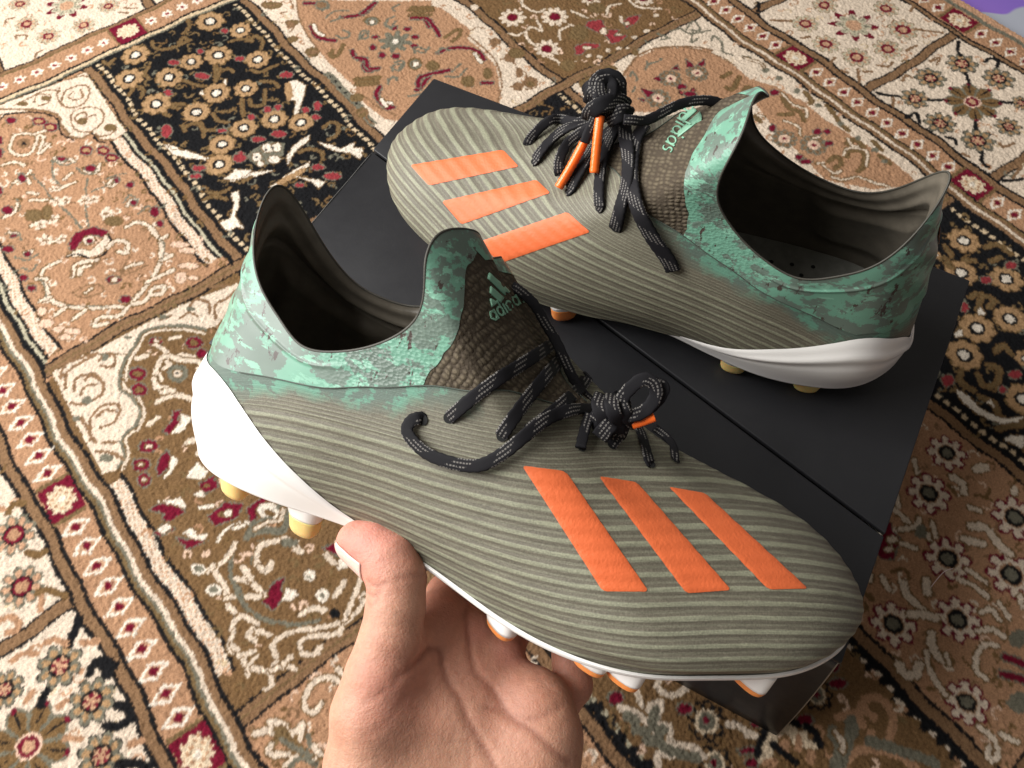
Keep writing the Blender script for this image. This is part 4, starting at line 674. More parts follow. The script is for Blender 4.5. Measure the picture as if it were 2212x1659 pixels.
0.0422,0.4114,0.0446,0.3859,0.0461,0.3593,-0.0033,0.5726,0.0031,0.5543,0.0088,0.535,0.0142,0.5148,0.0192,0.4937,0.0239,0.4717,0.0281,0.4488,0.0318,0.425,
0.0348,0.4003,0.0369,0.3745,0.0381,0.3476],[0.0965,0.6619,0.1055,0.6384,0.1136,0.6138,0.1207,0.5882,0.1268,0.5618,0.1318,0.5347,0.1357,0.5071,0.1386,0.4792,
0.1406,0.4511,0.1418,0.4227,0.1423,0.3942,0.0824,0.6586,0.0911,0.636,0.1,0.612,0.1081,0.5869,0.115,0.561,0.1207,0.5344,0.1252,0.5073,0.1286,0.4799,0.131,
0.4521,0.1326,0.4242,0.1334,0.396,0.0704,0.6539,0.0777,0.6326,0.086,0.6097,0.0945,0.5854,0.1023,0.56,0.1089,0.5338,0.1141,0.5072,0.1181,0.4802,0.121,0.4528,
0.123,0.4252,0.1241,0.3974,0.0604,0.6478,0.0666,0.6274,0.0735,0.6058,0.0812,0.5829,0.0891,0.5585,0.0963,0.533,0.1023,0.5068,0.107,0.4801,0.1105,0.4531,
0.1128,0.4258,0.1143,0.3983,0.0516,0.641,0.0572,0.621,0.0632,0.6002,0.0697,0.5783,0.0767,0.5553,0.0836,0.531,0.0899,0.5056,0.0952,0.4794,0.0992,0.4528,
0.1021,0.4259,0.1039,0.3987],[0.2066,0.6638,0.2079,0.6309,0.2087,0.5983,0.2089,0.5661,0.2086,0.5346,0.2079,0.5038,0.2067,0.4738,0.2052,0.4445,0.2033,0.4158,
0.2013,0.3877,0.199,0.36,0.1924,0.671,0.1949,0.6399,0.1966,0.6086,0.1976,0.5774,0.1981,0.5466,0.198,0.5162,0.1974,0.4865,0.1964,0.4573,0.195,0.4286,0.1934,
0.4003,0.1915,0.3723,0.1768,0.6748,0.1807,0.6458,0.1835,0.6161,0.1856,0.586,0.1869,0.556,0.1876,0.5262,0.1877,0.4967,0.1873,0.4677,0.1864,0.439,0.1853,
0.4105,0.1838,0.3823,0.16,0.675,0.1653,0.6481,0.1696,0.6201,0.1729,0.5913,0.1753,0.5623,0.1768,0.5331,0.1777,0.5041,0.1779,0.4752,0.1777,0.4465,0.177,0.418,
0.1759,0.3896,0.1433,0.6725,0.1497,0.6473,0.1553,0.6208,0.1598,0.5934,0.1633,0.5653,0.1658,0.5369,0.1675,0.5083,0.1684,0.4797,0.1688,0.4512,0.1686,0.4227,
0.168,0.3942]]},"B":{"laces":[["lace",4.6,2.4,[2017,-122,635,-24,68,70,2013,-128,652,-24,68,69,2007,-155,661,-23,69,69,1981,-201,683,-23,70,68,1944,-241,
703,-22,70,68,1897,-271,695,-20,71,67,1818,-215,752,-19,71,68,1746,-217,780,-17,72,67]],["lace",5.4,2.0,[1948,-24,639,28,27,92,1942,-24,661,28,25,93,1930,
-53,683,29,13,95,1903,-119,702,27,-6,96,1860,-174,730,29,25,92,1796,-182,772,24,-24,94,1731,-205,787,20,-64,74]],["lace",4.8,2.4,[1808,34,668,-19,67,72,
1814,31,688,-19,67,72,1824,3,705,-20,68,71,1824,-46,724,-20,69,70,1812,-112,730,-19,70,69,1774,-151,760,-18,71,68,1719,-160,808,-17,71,68]],["lace",6.0,
2.0,[1736,132,676,40,12,91,1730,127,698,40,14,91,1721,84,723,39,23,89,1703,16,758,39,24,89,1682,-87,778,35,-19,92,1648,-147,803,33,13,93,1603,-184,836,
33,-33,89]],["lace",5.0,2.2,[1569,221,727,44,54,72,1571,225,751,45,49,74,1588,184,774,50,20,84,1609,105,782,48,19,86,1623,26,802,44,21,87,1627,-74,807,
37,-23,90,1615,-146,829,33,7,94,1608,-208,821,-26,64,-72]],["lace",6.0,2.2,[1480,279,695,17,90,40,1476,283,742,19,91,37,1474,255,817,48,59,65,1476,194,
863,60,17,78,1494,98,876,57,16,80,1520,20,883,52,9,85,1562,-101,848,38,-6,92,1596,-208,847,-14,73,67]],["lace",6.6,2.0,[1196,352,617,3,96,29,1232,343,671,
3,95,30,1316,324,759,8,95,32,1388,294,843,19,94,28,1434,232,877,59,42,69,1466,145,870,62,11,78,1491,50,876,57,15,81,1511,-64,868,42,-35,84,1501,-166,861,
40,-6,92]],["lace",4.2,2.6,[1559,1,1032,-14,73,67,1523,-10,1030,-13,73,67,1480,-39,1014,-11,73,67,1438,-90,1011,-10,74,67,1398,-147,1011,-9,75,66,1355,
-199,1008,-8,75,65,1302,-236,1006,-6,76,65,1251,-265,995,-5,76,65,1207,-281,978,-4,76,65]],["knot_wrap",7,2.6,[1728,-99,902,-18,72,67,1716,-74,963,-18,
72,67,1687,-84,994,-17,73,66,1650,-111,1000,-16,74,66,1614,-150,981,-15,74,66,1589,-181,938,-14,74,66]],["knot_wrap",7.5,2.6,[1736,-143,948,-18,73,66,1726,
-137,997,-18,74,65,1700,-126,1007,-17,74,65,1665,-126,990,-16,74,66,1617,-131,950,-15,73,66]],["knot_wrap",7.5,2.8,[1647,-108,912,-15,72,67,1613,-97,953,
-15,73,67,1585,-117,958,-14,73,67,1568,-152,918,-13,73,67]],["knot_wrap",6.5,2.6,[1634,-190,952,-15,74,66,1630,-178,998,-15,74,65,1649,-145,1006,-16,74,
65,1672,-113,984,-16,73,66,1691,-91,955,-17,73,67,1702,-98,918,-17,72,67]],["lace_loop",7,2.4,[1706,-138,961,-17,73,66,1719,-150,1002,-18,74,65,1725,-181,
1030,-18,75,64,1705,-207,1039,-17,75,64,1673,-216,1037,-16,75,64,1645,-214,1020,-15,75,64,1633,-193,985,-15,74,65,1635,-172,953,-15,74,66]],["lace_loop",
5,2.2,[1687,-117,1011,-17,74,66,1704,-139,1036,-17,74,65,1707,-164,1049,-17,75,64,1682,-186,1045,-17,75,64,1659,-169,1032,-16,75,65,1655,-124,1008,-16,
74,66]],["lace",4.2,3,[1694,-83,941,-17,72,67,1703,-46,913,-17,71,68,1710,-9,884,-17,71,69,1712,10,864,-17,70,69]],["aglet",4.0,4.0,[1677,-78,946,-16,72,
67,1663,-11,897,-16,71,69,1638,95,793,-16,68,72]],["aglet",4.0,4.0,[1719,-31,844,-17,70,69,1746,51,773,-18,68,71,1780,142,699,-19,66,73]],["knot_core",
15,12,[1736,-253,963,-17,74,64,1709,-208,945,-17,74,65,1671,-166,926,-16,73,66,1639,-142,906,-15,73,67]]],"eyelets":[[2016,-127,642,25,-2,97],[1946,-23,
647,28,27,92],[1810,33,676,34,27,90],[1733,133,685,40,12,91],[1570,224,736,44,52,73],[1478,280,703,17,90,39]],"text":{"letters":[[[1341,-291,888,-42,69,
-59,1336,-278,905,59,-12,80,1329,-275,911,60,-6,80,1324,-276,914,60,-8,80,1322,-282,916,58,-26,77,1322,-293,914,53,-47,71,1322,-297,914,-7,75,65,1327,-302,
916,-7,75,65,1333,-311,913,-7,75,65,1339,-312,914,-7,75,65,1346,-317,909,-7,75,65,1352,-314,909,-7,75,65,1356,-316,901,-7,75,65,1358,-310,899,-8,75,65,
1357,-305,896,-8,75,66,1353,-301,893,-7,75,66,1347,-298,886,-41,69,-59,1341,-291,888,-42,69,-59],[1320,-257,918,61,-3,79,1364,-305,887,-8,75,66]],[[1348,
-219,900,58,-7,81,1341,-211,906,58,-7,81,1335,-208,911,59,-7,80,1330,-210,914,60,-7,80,1327,-215,916,60,-7,80,1327,-225,915,60,-7,80,1330,-236,912,60,-6,
80,1335,-248,907,59,-5,80,1341,-259,902,59,-2,81,1348,-267,897,58,0,81,1355,-272,892,57,-2,82,1361,-273,888,57,-2,82,1365,-269,885,56,0,83,1366,-262,884,
56,-1,83,1365,-252,886,56,-5,83,1361,-241,889,56,-7,82,1355,-229,894,57,-7,82,1348,-219,900,58,-7,81],[1295,-77,1016,63,-46,62,1372,-246,882,55,-6,83]],
[[1326,-164,922,60,-16,79,1373,-222,883,54,-8,84],[1306,-63,1011,68,-31,66,1298,-44,1026,73,-15,67]],[[1347,-53,973,69,-17,70,1339,-42,983,71,-11,70,1333,
-36,990,72,-8,69,1328,-35,995,72,-9,69,1326,-40,997,72,-11,69,1326,-51,995,71,-17,69,1329,-74,982,63,-41,66,1341,-155,914,58,-22,79,1348,-168,906,58,-14,
80,1355,-177,900,57,-11,81,1362,-182,894,56,-10,82,1367,-183,890,55,-10,83,1371,-179,888,55,-11,83,1372,-171,889,55,-13,83,1371,-159,892,55,-19,81,1365,
-129,913,51,-48,72,1354,-73,959,63,-36,69,1347,-53,973,69,-17,70],[1301,19,1027,76,2,65,1377,-151,889,54,-24,81]],[[1352,7,971,72,4,69,1345,15,978,73,5,
68,1339,20,985,74,5,68,1334,21,990,74,5,67,1331,17,993,74,4,67,1331,10,993,74,3,67,1334,0,991,73,2,68,1338,-12,986,73,0,69,1345,-24,979,72,-3,70,1352,-35,
971,71,-6,71,1359,-43,963,69,-9,71,1365,-46,958,69,-10,72,1368,-43,954,69,-8,72,1370,-36,954,69,-5,72,1368,-26,955,70,-2,72,1364,-15,959,71,1,71,1359,-3,
965,71,3,70,1352,7,971,72,4,69],[1329,38,993,75,6,66,1375,-23,949,69,0,72]],[[1339,62,980,74,8,66,1335,63,984,74,8,66,1334,60,986,75,8,66,1334,54,986,74,
8,66,1337,47,984,74,7,67,1341,40,980,74,7,67,1346,34,975,73,7,68,1350,30,971,73,7,68,1354,30,967,73,7,68,1355,32,965,73,7,68,1355,32,965,73,7,68,1357,35,
963,73,7,68,1360,35,960,72,8,69,1364,32,956,72,8,69,1369,26,952,71,7,70,1373,20,948,71,7,70,1376,13,946,70,7,71,1377,7,945,70,6,71,1377,3,946,70,5,71,1374,
2,949,70,5,71]]],"bars":[[1283,-240,949,1291,-227,944,1299,-215,939,1307,-202,934,1315,-189,929,1322,-175,925,1330,-160,922,1332,-81,976,1338,-57,983,1277,
-220,957,1285,-208,951,1293,-196,945,1301,-184,940,1310,-171,936,1315,-75,997,1319,-66,998,1326,-50,996,1335,-39,990,1270,-199,964,1279,-189,958,1287,-177,
952,1293,-78,1003,1297,-65,1021,1305,-50,1018,1314,-41,1011,1323,-32,1003,1332,-24,994,1256,-75,1044,1269,-75,1030,1274,-57,1050,1283,-46,1044,1292,-37,
1036,1301,-30,1027,1310,-23,1017,1319,-16,1008,1329,-10,998],[1320,-287,904,1329,-288,897,1330,-280,911,1334,-271,909,1338,-264,905,1342,-256,903,1346,
-248,900,1350,-240,898,1354,-232,896,1313,-283,922,1319,-274,920,1323,-266,917,1327,-259,914,1332,-252,911,1336,-244,908,1340,-236,905,1345,-228,903,1349,
-219,901,1306,-269,930,1311,-261,926,1316,-254,922,1320,-247,919,1325,-239,916,1330,-231,913,1334,-223,911,1339,-215,908,1344,-207,905,1299,-256,936,1304,
-249,932,1309,-241,929,1314,-234,925,1319,-226,922,1324,-218,919,1329,-210,916,1334,-202,913,1339,-194,910]]},"white":[[0.4702,0.2754],[0.4248,0.4301],
[0.4085,0.4033],[0.3867,0.329],[0.3624,0.2553],[0.3386,0.1261],[0.3175,0.0437]],"panel":[[-0.17470000000000008,0.9313],[-0.17470000000000008,0.962],[0.014900000000000024,
0.9409],[0.05559999999999998,0.9333],[0.09020000000000006,0.9169],[0.13390000000000002,0.9139],[0.1906,0.9293],[0.22340000000000004,0.9235],[0.25049999999999994,
0.8742]],"rib":[[0.2879,0.6872],[0.3249,0.7051],[0.3622,0.6324],[0.3925,0.4356]],"stripes":[[0.0332,0.6081,0.0382,0.5904,0.0433,0.5719,0.0486,0.5526,0.0539,
0.5323,0.0592,0.5109,0.0643,0.4882,0.0691,0.4638,0.0733,0.4377,0.0768,0.4097,0.0792,0.3796,0.0261,0.6003,0.0311,0.5824,0.0362,0.5638,0.0414,0.5443,0.0466,
0.5239,0.0517,0.5024,0.0566,0.4796,0.0612,0.4553,0.0652,0.4291,0.0684,0.4011,0.0707,0.3707,0.019,0.5918,0.0241,0.5739,0.0292,0.5552,0.0344,0.5355,0.0395,
0.5149,0.0445,0.4931,0.0493,0.4701,0.0537,0.4455,0.0575,0.4191,0.0606,0.3906,0.0627,0.3596,0.0118,0.5826,0.017,0.5647,0.0222,0.5459,0.0274,0.526,0.0325,
0.5051,0.0375,0.483,0.0422,0.4596,0.0465,0.4346,0.0502,0.4078,0.0531,0.3786,0.0549,0.3465,0.0043,0.5723,0.0098,0.5545,0.0152,0.5357,0.0204,0.5157,0.0256,
0.4945,0.0306,0.4721,0.0353,0.4482,0.0395,0.4226,0.043,0.395,0.0457,0.3648,0.0471,0.3311],[0.0895,0.6613,0.099,0.6414,0.1081,0.6198,0.1162,0.5964,0.1234,
0.5713,0.1296,0.5446,0.1347,0.5163,0.1387,0.4866,0.1418,0.4554,0.1438,0.4228,0.145,0.3885,0.0798,0.6567,0.0883,0.6375,0.0972,0.6166,0.1056,0.5939,0.1131,
0.5696,0.1195,0.5435,0.1248,0.5159,0.1292,0.4868,0.1325,0.4561,0.1347,0.424,0.136,0.3903,0.0712,0.6516,0.0785,0.6328,0.0865,0.6126,0.0947,0.5908,0.1023,
0.5671,0.1091,0.5418,0.1147,0.5149,0.1193,0.4863,0.1228,0.4562,0.1253,0.4246,0.1267,0.3914,0.0638,0.6461,0.0699,0.6275,0.0768,0.6078,0.0841,0.5866,0.0914,
0.5638,0.0983,0.5393,0.1042,0.513,0.1091,0.4851,0.1128,0.4555,0.1155,0.4244,0.1171,0.3916,0.057,0.6403,0.0624,0.6217,0.0682,0.6022,0.0745,0.5815,0.0811,
0.5593,0.0876,0.5356,0.0935,0.5101,0.0985,0.4828,0.1025,0.4538,0.1053,0.4231,0.107,0.3907],[0.2081,0.664,0.2098,0.6316,0.211,0.5987,0.2116,0.5655,0.2116,
0.532,0.2111,0.4983,0.2101,0.4644,0.2087,0.4303,0.2068,0.3958,0.2045,0.3607,0.2018,0.3248,0.1943,0.6737,0.1969,0.6433,0.1989,0.6122,0.2002,0.5804,0.201,
0.5481,0.2012,0.5154,0.2009,0.4824,0.2,0.4489,0.1987,0.4149,0.197,0.3802,0.1948,0.3445,0.1794,0.6787,0.183,0.6507,0.1859,0.6214,0.1882,0.5912,0.1897,0.5603,
0.1907,0.5287,0.1911,0.4965,0.1909,0.4638,0.1901,0.4303,0.1889,0.3959,0.1873,0.3604,0.1637,0.6783,0.1684,0.6528,0.1723,0.6257,0.1755,0.5973,0.178,0.5679,
0.1798,0.5376,0.1809,0.5063,0.1813,0.4742,0.1813,0.4413,0.1806,0.4073,0.1795,0.372,0.1479,0.6743,0.1535,0.6507,0.1585,0.6255,0.1626,0.5988,0.1661,0.5708,
0.1687,0.5417,0.1706,0.5114,0.1717,0.4802,0.1723,0.4478,0.1722,0.4142,0.1715,0.3792]]},"netA":[28617,-2382,620,27383,-2038,2299,28295,-1754,3605,26325,
-1431,4926,23318,-1025,5542,19189,-676,6413,14274,-586,8364,11723,-494,12375,6722,-497,15200,27798,-627,495,26822,-682,2213,27845,28,3318,26074,-46,4796,
23015,35,5368,18852,227,6204,14207,372,8347,11549,358,12702,6954,513,15819,26663,958,370,25886,579,2098,26985,1585,3011,25408,1187,4518,22437,1033,5191,
18370,1118,6097,13991,1292,8337,11224,1244,12825,7072,1457,16005,25483,1850,232,24709,1367,1903,25910,2514,2733,24410,1981,4266,21673,1719,5208,17915,1722,
6283,13804,1870,8370,10991,2026,12712,7152,2153,15575,23913,2837,148,23302,2287,1794,24416,3429,2489,23062,2835,3996,20637,2392,5104,17333,2224,6286,13718,
2358,8201,10991,2563,12011,7583,2647,14559,22013,3942,-54,21588,3582,1664,22544,4469,2235,21409,3914,3810,19442,3158,5076,16765,2620,6329,13791,2608,8025,
11270,2603,11009,8200,2795,13211,19452,4316,-199,19217,4163,1373,19942,4766,2239,19198,4163,3833,17720,3447,5165,15655,2884,6398,13362,2685,7799,11187,
2516,9803,8601,2595,11539,16479,4014,-234,16693,4052,1194,16955,4471,2485,16600,4024,4019,15662,3572,5358,14175,3159,6572,12399,2848,7776,10412,2569,8798,
8439,2439,10021,13411,3281,-142,13532,3255,1452,13882,3959,2493,13673,3963,3894,13034,3753,5110,12004,3415,6138,10764,3048,7101,9423,2797,8067,8139,2531,
8966,10214,2839,-226,10234,2982,1301,10645,3644,2431,10657,3811,3867,10343,3766,5031,9756,3529,5934,9041,3200,6688,8308,3026,7545,7579,2671,8290,6927,3864,
-148,7149,3898,1232,7464,4235,2508,7816,4090,3829,7846,3853,4949,7630,3599,5848,7327,3426,6575,7035,3195,7144,6754,2886,7912,4805,3952,-233,5047,3994,1157,
5034,4209,2592,5285,3876,4070,5506,3496,5314,5614,3226,6274,5680,3034,7094,5793,2727,7795,5854,2560,8498,3357,3589,-417,3424,3577,1148,2990,4071,2681,2950,
3664,4535,3314,3142,5998,3659,2896,6928,3900,2675,7700,4391,2383,8497,4851,2217,8999,2203,2357,-401,2172,2247,1232,1802,2384,2905,1882,1931,4820,2278,1500,
6518,2694,1491,7708,2987,1633,8717,3133,1678,10005,3892,1471,11073,1444,826,-354,1377,578,1314,1131,246,3125,1302,-83,4953,1664,-248,6932,2237,-163,8750,
2970,-37,10330,2877,4,12438,3121,286,14186,2067,-815,-287,2135,-1175,1245,1986,-1778,2777,2187,-1985,4322,2600,-1963,5911,3223,-1728,7315,3943,-1355,8380,
4353,-971,9563,4891,-599,10680,3314,-2210,-206,3448,-2592,1197,3373,-3360,2498,3581,-3483,3868,3966,-3345,5188,4458,-2970,6314,4929,-2427,7171,5490,-1897,
7921,6023,-1379,8584,5195,-2705,9,5576,-2959,1206,5698,-3517,2371,6044,-3564,3537,6295,-3412,4672,6459,-3095,5758,6582,-2682,6782,6730,-2118,7667,6927,
-1682,8537,7650,-2934,9,8032,-3156,1217,8286,-3718,2309,8555,-3760,3489,8565,-3620,4579,8372,-3332,5610,8120,-2970,6639,7902,-2486,7555,7685,-2072,8454,
10843,-2281,-202,10939,-2634,1248,11281,-3355,2310,11209,-3542,3738,10866,-3524,4953,10302,-3287,5977,9644,-2898,6928,8973,-2643,8011,8286,-2242,8950,13612,
-2837,-241,13715,-2989,1292,14108,-3666,2437,13936,-3677,3964,13306,-3550,5284,12292,-3312,6405,11113,-3023,7429,9851,-2831,8458,8589,-2608,9493,16284,
-3506,-243,16441,-3390,1361,16854,-3976,2643,16621,-3737,4244,15696,-3454,5699,14170,-3229,7004,12401,-3129,8210,10484,-2976,9188,8632,-2975,10298,19668,
-4593,-351,19340,-4216,1429,19904,-4810,2610,19083,-4227,4314,17575,-3590,5765,15419,-3135,7108,13022,-3074,8575,10933,-3225,10122,8671,-3215,11337,22584,
-5397,-392,21868,-4818,1535,22567,-5400,2687,21242,-4524,4430,19220,-3576,5776,16505,-2935,7091,13393,-2949,8844,11262,-3266,10826,8539,-3196,12080,24483,
-5688,-133,23761,-4946,1708,24603,-5653,2956,23024,-4482,4626,20365,-3116,5743,17226,-2401,6804,13729,-2791,8297,11378,-2536,11077,8295,-3051,12349,26186,
-5494,5,25242,-4777,1876,26227,-5421,3186,24473,-4328,4934,21408,-2974,5944,17757,-2069,6666,13904,-2167,7975,11320,-1775,11146,7779,-2272,12713,27509,
-4806,90,26182,-4254,2093,27326,-4600,3358,25327,-3834,4969,22260,-2916,5709,18303,-1993,6369,13934,-1278,8000,11309,-1230,11201,7297,-907,13637,28281,
-3692,357,26964,-3235,2218,28050,-3273,3450,25975,-2750,4891,22911,-2078,5560,18821,-1390,6349,14129,-879,8155,11515,-811,11780,7000,-563,14484],"netB":[28659,
-2072,514,27411,-1835,2286,28280,-1656,3683,26278,-1403,5085,23213,-1023,5740,18962,-712,6668,13864,-685,8715,11106,-661,12824,5922,-715,15730,27701,-436,
340,26799,-609,2237,27883,-16,3542,26063,-77,5020,22932,26,5556,18681,194,6397,13929,275,8581,11152,181,12999,6440,249,16209,26461,996,243,25784,598,2100,
26990,1589,3133,25417,1194,4669,22403,1030,5341,18289,1072,6259,13869,1182,8519,11056,1057,13043,6843,1169,16315,25234,1722,163,24595,1318,1910,25887,2538,
2760,24418,2014,4321,21679,1722,5303,17917,1665,6429,13812,1732,8577,10999,1799,12984,7130,1849,15895,23585,2559,73,23124,2106,1771,24337,3324,2492,23036,
2799,4010,20649,2379,5155,17377,2176,6404,13792,2232,8405,11087,2344,12301,7650,2384,14874,21564,3531,-164,21243,3129,1644,22314,4089,2281,21304,3755,3822,
19433,3121,5095,16807,2602,6398,13833,2569,8148,11291,2530,11179,8228,2666,13440,18941,3887,-294,18759,3498,1459,19592,4165,2390,19026,3899,3879,17685,
3374,5175,15681,2878,6427,13378,2703,7862,11166,2539,9904,8588,2585,11696,16031,3803,-311,16171,3663,1267,16604,4062,2601,16442,3771,4079,15620,3460,5375,
14188,3131,6583,12428,2860,7808,10438,2598,8870,8435,2490,10136,13357,3385,-245,13517,3289,1386,13837,3873,2492,13621,3826,3915,13005,3646,5116,11999,3367,
6136,10777,3056,7112,9435,2853,8109,8117,2636,9058,10413,3082,-282,10480,3192,1255,10799,3721,2390,10706,3769,3833,10340,3694,4995,9734,3495,5907,9008,
3223,6695,8258,3115,7598,7510,2827,8389,7058,3978,-140,7334,4014,1186,7610,4266,2434,7893,4058,3733,7861,3826,4849,7593,3614,5785,7255,3487,6586,6949,3299,
7234,6669,3086,8016,4611,3739,-118,4923,3769,1193,5016,4040,2522,5337,3811,3883,5517,3519,5143,5557,3300,6199,5574,3188,7077,5688,2977,7795,5826,2830,8544,
2798,3169,-220,2946,3237,1215,2801,3825,2581,2976,3641,4196,3285,3221,5792,3564,2976,6926,3792,2823,7745,4339,2629,8514,4996,2426,9056,1495,1911,-170,1650,
1989,1237,1545,2325,2668,1837,2061,4412,2193,1566,6407,2556,1542,7811,2917,1680,8902,3299,1655,10240,4272,1488,11243,748,496,-133,877,496,1293,831,393,
2863,1185,129,4641,1562,-185,6884,2082,-47,8798,2868,112,10462,3013,84,12662,3463,348,14343,1473,-983,-122,1703,-1149,1236,1702,-1606,2621,2022,-1786,4149,
2473,-1811,5829,3069,-1533,7264,3766,-1075,8310,4240,-643,9462,4984,-372,10645,2854,-2243,-109,3104,-2518,1195,3133,-3211,2425,3420,-3308,3774,3849,-3163,
5100,4343,-2767,6225,4788,-2192,7054,5360,-1657,7784,6022,-1174,8505,4871,-2653,57,5328,-2864,1205,5521,-3389,2334,5927,-3415,3477,6227,-3253,4600,6432,
-2942,5693,6596,-2547,6743,6796,-2006,7665,7046,-1593,8558,7451,-2836,34,7881,-3051,1217,8183,-3605,2282,8504,-3642,3440,8572,-3508,4525,8449,-3248,5584,
8284,-2937,6677,8152,-2506,7663,7968,-2109,8583,10761,-2154,-189,10884,-2523,1248,11259,-3258,2290,11234,-3457,3696,10955,-3458,4906,10466,-3255,5962,9884,
-2917,6980,9276,-2709,8134,8634,-2328,9117,13640,-2680,-245,13754,-2873,1293,14166,-3586,2432,14031,-3624,3939,13461,-3520,5240,12516,-3306,6369,11387,
-3044,7440,10151,-2870,8537,8887,-2649,9640,16414,-3304,-270,16576,-3259,1363,16993,-3908,2666,16771,-3713,4261,15884,-3453,5675,14419,-3233,6939,12674,
-3122,8154,10704,-2942,9204,8738,-2906,10427,19885,-4331,-397,19566,-4050,1430,20130,-4736,2665,19285,-4227,4403,17748,-3623,5821,15624,-3150,7059,13264,
-3035,8459,10977,-3103,10114,8451,-3020,11508,22861,-5066,-437,22163,-4594,1533,22875,-5290,2749,21522,-4530,4585,19376,-3656,5996,16538,-2983,7195,13536,
-2896,8754,11036,-3078,10967,7944,-2919,12525,24791,-5296,-158,24085,-4653,1703,24944,-5472,2982,23386,-4447,4759,20651,-3247,6122,17099,-2529,7238,13501,
-2767,8512,10810,-2366,11496,7397,-2786,13087,26491,-5064,2,25554,-4430,1873,26526,-5168,3182,24746,-4205,4978,21705,-3043,6235,17702,-2214,7190,13477,
-2217,8477,10560,-1711,11864,6712,-2113,13783,27765,-4373,85,26440,-3895,2090,27572,-4334,3369,25470,-3705,5057,22326,-2923,5945,18158,-2085,6805,13449,
-1364,8556,10497,-1274,12024,6195,-898,14792,28446,-3299,318,27096,-2925,2205,28137,-3059,3462,26005,-2653,4998,22848,-2068,5773,18596,-1444,6690,13651,
-977,8631,10761,-933,12457,5994,-690,15371],"RA":[[0.87746,-0.42562,0.22117],[-0.47438,-0.70191,0.5313],[0.07089,0.57111,0.81781]],"OA":[-0.1382,0.17184,
0.12819],"RB":[[-0.93646,-0.35069,-0.00735],[0.35069,-0.93649,0.0021],[-0.00762,-0.00061,0.99997]],"OB":[0.19368,0.20603,0.11247]}
# ------------------------------------------------------------------ shoe box
ex = BEX; ey = np.array([ex[1], -ex[0]])
BM = [[ex[0], ey[0], 0, BX_A[0]], [ex[1], ey[1], 0, BX_A[1]], [0, 0, 1, 0], [0, 0, 0, 1]]
BM = [[ex[0], -ey[0], 0, BX_A[0]], [ex[1], -ey[1], 0, BX_A[1]], [0, 0, 1, 0], [0, 0, 0, 1]]     # x along the back edge, y = -depth
t = NT('black_card'); v = t.obj(); n = t.noise(v, 35, 5); n2 = t.noise(v, 900, 2)
t.color(t.mix(n, (.012, .012, .014), (.019, .019, .021))); t.l(t.ramp(t.noise(v, 22, 6, .7), [(.3, .36), (.7, .56)]), t.b.inputs['Roughness']); t.b.inputs['Specular IOR Level'].default_value = .34
t.normal(t.bump(n2, .12, .0003)); M_card = t.m
M_edge = simple('card_edge', (.085, .083, .08), .6)
M_lit_card = simple('lit_card', (.30, .26, .21), .55, .2, 60)  # right wall is black card too; beige paints in the light grazing it
box = empty('shoe_box', 'flat black shoe box lying on the carpet with a slanting seam across its lid', 'box', BM)
def prism(pts, z0, z1, bev=.0):
    bm = bmesh.new(); lo = [bm.verts.new((x, y, z0)) for x, y in pts]; hi = [bm.verts.new((x, y, z1)) for x, y in pts]; k = len(pts)
    bm.faces.new(hi); bm.faces.new(lo[::-1])
    for i in range(k): bm.faces.new((lo[i], lo[(i+1) % k], hi[(i+1) % k], hi[i]))
    bmesh.ops.recalc_face_normals(bm, faces=bm.faces)
    if bev: bmesh.ops.bevel(bm, geom=[e for e in bm.edges], offset=bev, segments=2, affect='EDGES', profile=.6)
    return bm
a0, a1 = BD*.314, BD*.718
g = .0007
link('lid_panel', bm_mesh('lid_panel', prism([(0, 0), (BW, 0), (BW, -a1+g), (0, -a0+g)], BH-.003, BH, .0006)), M_card, box)
link('lid_panel', bm_mesh('lid_panel', prism([(0, -a0-g), (BW, -a1-g), (BW, -BD), (0, -BD)], BH-.003, BH-.0006, .0006)), M_card, box)
for p_, q_, w_ in (((.0006, -.004), (.0006, -a0+.002), .0007), ((.0006, -a0-.003), (.0006, -BD+.006), .0006), ((BW-.0006, -.004), (BW-.0006, -a1+.003), .0005)):
    P_ = [(p_[0]+(q_[0]-p_[0])*k/14, p_[1]+(q_[1]-p_[1])*k/14, BH-.0005+.00012*math.sin(k*2.1)) for k in range(15)]
    link('worn_edge', sweep('worn_edge', P_, [(0, 0, 1)]*15, w_, .0005, 6, 60), M_edge, box)
# body: four walls, the right one bulging out towards the floor
def wall(p0, p1, q0, q1, mat, zt=BH-.0032, n=14, m=20):
    p0, p1, q0, q1 = [np.array(v, float) for v in (p0, p1, q0, q1)]; V = []
    for i in range(m+1):
        for j in range(n+1):
            a = i/m; z = j/n; k = 1-z; k = k*(1.25-.25*k); p = (p0*(1-a)+p1*a)*(1-k)+(q0*(1-a)+q1*a)*k; V.append((p[0], p[1], .0005+z*(zt-.0005)))
    o = link('side_wall', mesh_np('side_wall', V, grid_q(m+1, n+1)), mat, box); md = o.modifiers.new('s', 'SOLIDIFY'); md.thickness = .0015; md.offset = 0; return o
e0, e1 = .001, BW-.001; f0, f1 = -.001, -BD+.001; on, orr = .013, .008
wall((e0, f0), (e1, f0), (e0, f0), (e1, f0), M_card); wall((e0, f0), (e0, f1), (e0, f0), (e0, f1-on), M_card)
wall((e0, f1), (e1, f1), (e0, f1-on), (e1+orr, f1-on), M_card); wall((e1, f0), (e1, f1), (e1, f0), (e1+orr, f1-on), M_lit_card)
link('box_bottom', bm_mesh('box_bottom', prism([(.002, -.002), (BW-.002, -.002), (BW-.002, -BD+.002), (.002, -BD+.002)], .0006, .0022)), M_card, box)

